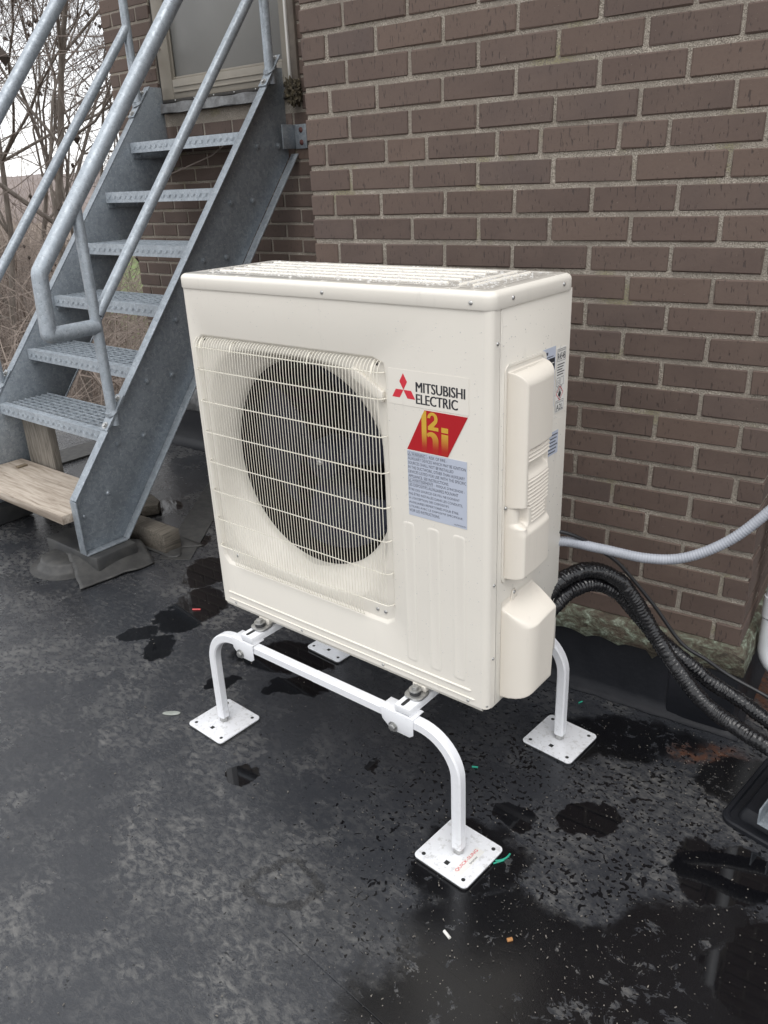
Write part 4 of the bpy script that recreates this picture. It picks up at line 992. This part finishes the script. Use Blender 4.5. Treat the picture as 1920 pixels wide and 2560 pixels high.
# pipe rails
RS, MS_ = .0285, .0205
def pipe(path, r_, name, par): return MB().tube(path, r_, 16).build(name, M_galv_lit, par, ang=60)
def corner(a, b, c, r_, n_=5):                                    # path a-b-c with a tight bend at b
    a, b, c = Vector(a), Vector(b), Vector(c); p0 = b+(a-b).normalized()*r_; p1 = b+(c-b).normalized()*r_
    return [p0.lerp(b, t).lerp(b.lerp(p1, t), t) for t in (k/n_ for k in range(n_+1))]
def railing(x, top0, slope, yA, yB, ymid):
    rl = part('railing', (x, yA, top0), stair); zt = lambda y: top0+slope*(y-.304)
    E = (x, 1.72, zt(1.72)); A = (x, .300, zt(.300)); B = (x, .289, .946); Cc = (x, yA, .948)
    P = [E]+corner(E, A, B, .012)+corner(A, B, Cc, .010)+[Cc]; pipe(P, RS, 'handrail', rl)
    for y, zb in ((yA, .565), (yB, 1.80)):
        pipe([(x, y, zb), (x, y, zt(y)-.006)], MS_, 'post', rl)
        ym = y+.006; c = Vector((x, ym, .318+SLP.z/SLP.y*(ym-.252)))+SNR*(TK+.0035)
        pl = MB().obox(c, (1, 0, 0), SLP, SNR, .0245, .078, .0032).build('base_plate', M_galv, rl, bevel=.003)
        MB().tube([c+SNR*.002, c+SNR*.010+Vector((0, 0, .004))], [.028, .021], 14).build('weld', M_galv, pl)
        for t in (-.058, .058):
            b0 = c+SLP*t+SNR*.0033; MB().cyl(b0, b0+SNR*.0022, .0145, 16).build('washer', M_steel, pl)
            MB().prism([b0+SNR*.0022+Vector((1, 0, 0))*(.009*math.cos(k*math.pi/3))+SLP*(.009*math.sin(k*math.pi/3)) for k in range(6)], SNR*.007).build('bolt', M_steel, pl, bevel=.001)
    pipe([(x, yA+.012, .948+.04), (x, yB, .988+slope*(yB-yA-.012))], MS_, 'mid_rail', rl)
railing(-1.183, 1.165, 1.217, .484, 1.495, 0)
railing(-2.066, 1.225, 1.185, .484, 1.448, 0)

# ------------------------------------------------------------------ timber, pads and membrane pieces under the stair
mb = MB().box((-1.985, .502, .004), (-1.765, .540, .493)); tag(mb.build('upright_board', M_wood_post, bevel=.004), 'grey weathered upright board propping the lowest grating tread', 'board')
bm_ = MB().box((-1.62, .542, .003), (-1.066, .626, .093)); tag(bm_.build('timber_block', M_wood_grey, bevel=.006), 'weathered square timber block lying beside the stair foot', 'timber')
bm_ = MB().prism([(-1.66, .78, .002), (-1.50, .74, .002), (-1.46, .80, .002), (-1.50, .84, .002), (-1.62, .87, .002)], (0, 0, .05)); tag(bm_.build('broken_timber', M_wood_grey, bevel=.005), 'short broken piece of timber behind the stair foot', 'timber')
tag(MB().box((-1.50, .262, .002), (-1.12, .452, .084)).build('rubber_block', M_rubber, bevel=.010), 'black rubber wrapped block under the right stair stringer', 'block')
tag(MB().box((-2.30, .22, .002), (-1.98, .46, .084)).build('rubber_block', M_rubber, bevel=.010), 'black rubber wrapped block under the left stair stringer', 'block')
A, B, C_, D_ = Vector((-1.43, .30, .040)), Vector((-1.083, .152, .006)), Vector((-1.033, .467, .006)), Vector((-1.19, .512, .045))
mb = MB(); rows = []; n = 22
for i in range(n):
    s = i/(n-1); r_ = []
    for j in range(n):
        t = j/(n-1); q = (A*(1-t)+B*t)*(1-s)+(D_*(1-t)+C_*t)*s
        q.z += .060*math.exp(-(((q.x+1.24)/.13)**2+((q.y-.35)/.12)**2)*1.4)+.005*mnoise.noise(Vector((q.x*9, q.y*9, 2)))
        q.x += .008*mnoise.noise(Vector((q.y*14, t*3, 4))); q.y += .010*mnoise.noise(Vector((q.x*12, s*4, 9)))
        q.z = max(q.z, .005); r_.append(q)
    rows.append(r_)
mb.loft(rows, False); o = mb.build('rubber_mat', M_mat, ang=180)
so = o.modifiers.new('thick', 'SOLIDIFY'); so.thickness = .004; so.offset = 1
tag(o, 'grey scuffed rubber mat draped under the foot of the right stringer', 'mat')
c = Vector((-1.345, .245, 0))
def disc(r_, z, w=0): return [(c.x+(r_+.006*mnoise.noise(Vector((math.cos(a)*2, math.sin(a)*2, z*20))))*math.cos(a), c.y+(r_*.85)*math.sin(a), z) for a in (2*math.pi*k/36 for k in range(36))]
tag(MB().loft([disc(.155, .0008), disc(.125, .006), disc(.108, .012), disc(.102, .036), disc(.092, .043)], True, False, True).build('roof_patch', M_mat, ang=60), 'round raised membrane patch half covered by the rubber mat', 'patch')
mb = MB(); rows = []
for i in range(10):
    r_ = []
    for j in range(16):
        a = j/15; x = -1.03-.20*a+.03*math.sin(i*.9); y = .53+.018*i; r_.append((x+.012*mnoise.noise(Vector((i, a*4, 0))), y, .004+.012*math.sin(math.pi*i/9)*(1-abs(2*a-1))))
    rows.append(r_)
mb.loft(rows, False); o = mb.build('membrane_scrap', M_mat, ang=180); so = o.modifiers.new('thick', 'SOLIDIFY'); so.thickness = .003; so.offset = 1
tag(o, 'curled scrap of roof membrane under the end of the timber block', 'membrane')

# ------------------------------------------------------------------ small litter on the roof
def bit(name, x, y, L, Wd, ang, mat, label, cat, group=None, h=.003, curve=0):
    ca, sa = math.cos(ang), math.sin(ang); P = []
    for k in range(6): t = k/5-.5; u, v = t*L, curve*(t*t*4); P.append((x+u*ca-v*sa, y+u*sa+v*ca, h*.5+.0008))
    return tag(MB().tube(P, [Wd*.5]*6, 8).build(name, mat, ang=60), label, cat, group)
bit('plastic_offcut', .674, .213, .016, .005, .5, M_green, 'green plastic offcut lying between the stand legs', 'scrap')
bit('plastic_strip', .890, -.002, .040, .0045, 1.15, M_green, 'green plastic strip beside the near foot plate, closest to it', 'scrap', curve=.006)
bit('plastic_strip', .884, -.016, .026, .004, 1.0, M_green, 'short green plastic strip half under the near foot plate', 'scrap')
bit('plastic_offcut', .771, .621, .014, .004, 1.2, M_green, 'tiny green plastic offcut on the dark roof near the membrane upstand', 'scrap')
bit('white_offcut', .897, -.237, .020, .007, -.35, M_bit, 'white plastic offcut in front of the near foot plate', 'scrap')
bit('tan_offcut', 1.004, -.171, .011, .008, .9, M_tan, 'orange tan offcut on the wet roof right of the near foot plate', 'scrap')
bit('pink_offcut', -.592, .321, .030, .006, .62, M_pink, 'pink offcut lying in the puddle left of the unit', 'scrap')
for x, y, L, a, lab in ((.953, .695, .012, .4, 'leftmost white paint flake at the foot of the wall'), (1.0, .715, .022, .1, 'middle white paint flake at the foot of the wall'), (1.027, .72, .022, -.3, 'rightmost white paint flake at the foot of the wall')):
    mb = MB().prism([(x-L/2, y, .001), (x, y-.005, .001), (x+L/2, y+.001, .001), (x+.1*L, y+.005, .001)], (0, 0, .0015)); tag(mb.build('paint_flake', M_bit, smooth=False), lab, 'flake', 'paint flakes at the wall foot')
P = [(-.163+a*.6, -.113+a*.42-b*.1, .0012) for a, b in ()]
lf = [(math.cos(t)*.024*(1 if math.cos(t) > 0 else 1.25), math.sin(t)*.0095) for t in (2*math.pi*k/16 for k in range(16))]
mb = MB().prism([(-.163+u*.81+v*.59, -.113+u*.59-v*.81, .0012) for u, v in lf], (0, 0, .0016)); tag(mb.build('leaf', M_leaf, bevel=.0004), 'small pale wet leaf left of the far left foot plate', 'leaf')
rg = random.Random(21); mb = MB()
for i in range(3600):
    if i < 1500: x, y = rg.gauss(1.05, .30), rg.gauss(-.10, .28)
    elif i < 1900: x, y = rg.gauss(1.15, .10), rg.gauss(.5, .12)
    else: x, y = rg.uniform(-1.6, 1.3), rg.uniform(-.9, .9)
    q = Vector((x, y, 0)); w_ = (q-W0).dot(EY)
    if w_ > -.05 and (q-W0).dot(EX) > UL: continue
    s = rg.choice((.0003, .0004, .0004, .0005, .0006, .0007, .0011)); a = rg.uniform(0, 3.14); l = s*rg.choice((1, 1, 1.3, 2.2, 5 if s < .0006 else 1))
    s *= .8; mb.obox((x, y, s*.6+.0025), (math.cos(a), math.sin(a), 0), (-math.sin(a), math.cos(a), 0), (0, 0, 1), l, s, s*.6)
o = mb.build('grit', M_grit, smooth=False); tag(o, 'pale grit and crumbs scattered over the roof', kind='stuff')

# ------------------------------------------------------------------ bare trees and brush beyond the roof edge
def grow(mbs, rt_, P, d, L, r_, lvl, maxl, spread, nb, pods=None):
    n = (8, 7, 6, 4, 3)[lvl]; path = [P.copy()]; rad = [r_]; q = P.copy(); dd = d.copy(); kids = []
    for i in range(n):
        wd = .10 if lvl == 0 else .20; dd = (dd+Vector((rt_.gauss(0, wd), rt_.gauss(0, wd), rt_.gauss(0, wd*.8)+(.05 if lvl else .02)))).normalized()
        q = q+dd*(L/n); path.append(q.copy()); rad.append(max(.0034, r_*(1-.72*(i+1)/n))); kids.append((q.copy(), dd.copy(), rad[-1], (i+1)/n))
    mbs[0 if lvl < 2 else 1].tube(path, rad, 7 if lvl == 0 else (5 if lvl == 1 else 3), False)
    if lvl >= maxl:
        if pods is not None and rt_.random() < .45:
            o = len(pods.v); s = rt_.uniform(.024, .046); c = path[-1]
            pods.add([c+Vector(v)*s for v in ((1, 0, 0), (0, 1, 0), (-1, 0, 0), (0, -1, 0), (0, 0, 1.2), (0, 0, -1.2))], [(0, 1, 4), (1, 2, 4), (2, 3, 4), (3, 0, 4), (1, 0, 5), (2, 1, 5), (3, 2, 5), (0, 3, 5)])
        return
    for k in range(nb[lvl]):
        t = rt_.uniform(.25 if lvl else .32, 1.0); i = min(n-1, int(t*n)); c, dk, rk, _ = kids[i]
        ax = dk.cross(Vector((rt_.gauss(0, 1), rt_.gauss(0, 1), rt_.gauss(0, 1)))).normalized(); an = rt_.uniform(.45, 1.0)*spread
        nd = (dk*math.cos(an)+ax*math.sin(an)).normalized()
        grow(mbs, rt_, c, nd, L*rt_.uniform(.42, .72), max(.0025, rk*rt_.uniform(.45, .7)), lvl+1, maxl, spread, nb, pods)
def bare_tree(seed, x, y, h, r_, label, lean=(0, 0), nb=(9, 7, 6, 4), maxl=4, pods=False, spread=1.):
    rt_ = random.Random(seed); a, b, pd = MB(), MB(), (MB() if pods else None)
    t_ = thing('bare_tree', (x, y, GZ), label, 'tree', 'bare trees beyond the roof edge')
    grow((a, b), rt_, Vector((x, y, GZ-.1)), Vector((lean[0], lean[1], 1)).normalized(), h, r_, 0, maxl, spread, nb, pd)
    a.build('trunk', M_bark, t_, ang=180); b.build('crown', M_twig, t_, smooth=False)
    if pods: s_ = pd.build('seed_pods', M_pod, t_, smooth=False); s_['kind'] = 'stuff'
bare_tree(4, *at(200, 11.5), 7.6, .085, 'nearest bare tree with seed pods rising behind the stair handrail', (-.06, -.03), (11, 8, 7, 5), 4, True, 1.15)
bare_tree(9, *at(40, 15), 9, .070, 'slender bare tree at the left edge behind the upper handrail', (.05, -.05), (11, 8, 7, 4), 4, True, 1.0)
bare_tree(15, *at(-140, 12), 8, .08, 'bare tree just beyond the left edge of the view', (.12, 0), (10, 7, 6, 4), 4, False, 1.0)
bare_tree(23, *at(300, 17), 8.0, .07, 'bare tree close to the left corner of the brick building', (-.05, .0), (10, 8, 7, 4), 4, False, 1.0)
bare_tree(31, *at(120, 21), 9, .075, 'distant bare tree between the nearer trunks', (0, 0), (10, 7, 6, 3), 4, False, .95)
bare_tree(52, *at(-20, 24), 9, .08, 'far bare tree low on the left behind the slender one', (0, 0), (11, 8, 6, 4), 4, False, 1.0)
bare_tree(64, *at(150, 14), 8.0, .060, 'thin bare tree just left of the nearest one', (-.03, .02), (10, 8, 6, 4), 4, True, 1.15)
bare_tree(37, *at(380, 9.5), 3.4, .05, 'small leaning sapling seen through the stair treads', (-.25, .1), (8, 6, 5), 3, False, 1.1)
# tangled undergrowth as one mass
rt_ = random.Random(77); mb = MB()
def brush(cx, cy, h, n_):
    for _ in range(n_):
        sg_ = .7 if h < 4 else 1.3; x, y = cx+rt_.gauss(0, sg_), cy+rt_.gauss(0, sg_); q = Vector((x, y, GZ)); d = Vector((rt_.gauss(0, .75), rt_.gauss(0, .75), 1)).normalized(); L = h*rt_.uniform(.45, 1.1)
        path = [q.copy()]; k = 5; r0 = rt_.uniform(.006, .016)*(1 if h < 4 else 1.6)
        for i in range(k): d = (d+Vector((rt_.gauss(0, .22), rt_.gauss(0, .22), rt_.gauss(0, .12)))).normalized(); q = q+d*(L/k); path.append(q.copy())
        mb.tube(path, [r0*(1-.75*i/k) for i in range(k+1)], 3, False)
        for _b in range(6):
            i = rt_.randint(1, k); c = path[i]; d2 = (d*.5+Vector((rt_.gauss(0, .8), rt_.gauss(0, .8), rt_.gauss(.3, .6)))).normalized(); l2 = L*rt_.uniform(.15, .4)
            m_ = c+d2*l2*.5+Vector((rt_.gauss(0, .05), rt_.gauss(0, .05), 0)); mb.tube([c, m_, m_+(d2+Vector((0, 0, rt_.gauss(0, .4)))).normalized()*l2*.5], [r0*.5, r0*.35, r0*.2], 3, False)
for i in range(300):
    d = rt_.uniform(8, 24); px = rt_.uniform(-380, 215-1250/d); brush(*at(px, d), rt_.uniform(2.0, 3.4)*(1+.022*d), int(16+d*.5))
for i in range(150):
    d = rt_.uniform(24, 45); px = rt_.uniform(-380, 70); brush(*at(px, d), rt_.uniform(4.2, 6.0), 30)
for i in range(26):
    px = rt_.uniform(180, 560); d = rt_.uniform(6.2, 9.5); brush(*at(px, d), rt_.uniform(.7, 1.25), 22)
o = mb.build('undergrowth', M_brush, smooth=False); tag(o, 'tangled brown leafless undergrowth beyond the roof edge', kind='stuff')
fp_ = thing('fence_post', (-22.6, 15.1, GZ), 'short dark wooden post between path and lawn', 'post')
MB().tube([(-22.6, 15.1, GZ), (-22.58, 15.1, GZ+1.25)], [.10, .085], 8).build('post', M_wood_post, fp_)
MB().tube([(-22.58, 15.1, GZ+1.25), (-22.58, 15.1, GZ+1.31)], [.085, .04], 8).build('cap', M_wood_post, fp_)
rail = [at(255, 25.9), at(310, 25.3), at(370, 24.8), at(455, 24.2)]
for i in range(3):
    (xa, ya), (xb, yb) = rail[i], rail[i+1]
    o = MB().tube([(xa, ya, GZ+.07), (xb, yb, GZ+.07)], .07, 6).build('log_edging', M_path, ang=40)
    tag(o, ('far left', 'middle', 'right hand')[i]+' length of pale log edging along the lawn', 'edging', 'log edging')
scene.cycles.max_bounces = 6; scene.cycles.diffuse_bounces = 3; scene.cycles.glossy_bounces = 3; scene.cycles.transmission_bounces = 4; scene.cycles.transparent_max_bounces = 4
scene.cycles.caustics_reflective = False; scene.cycles.caustics_refractive = False
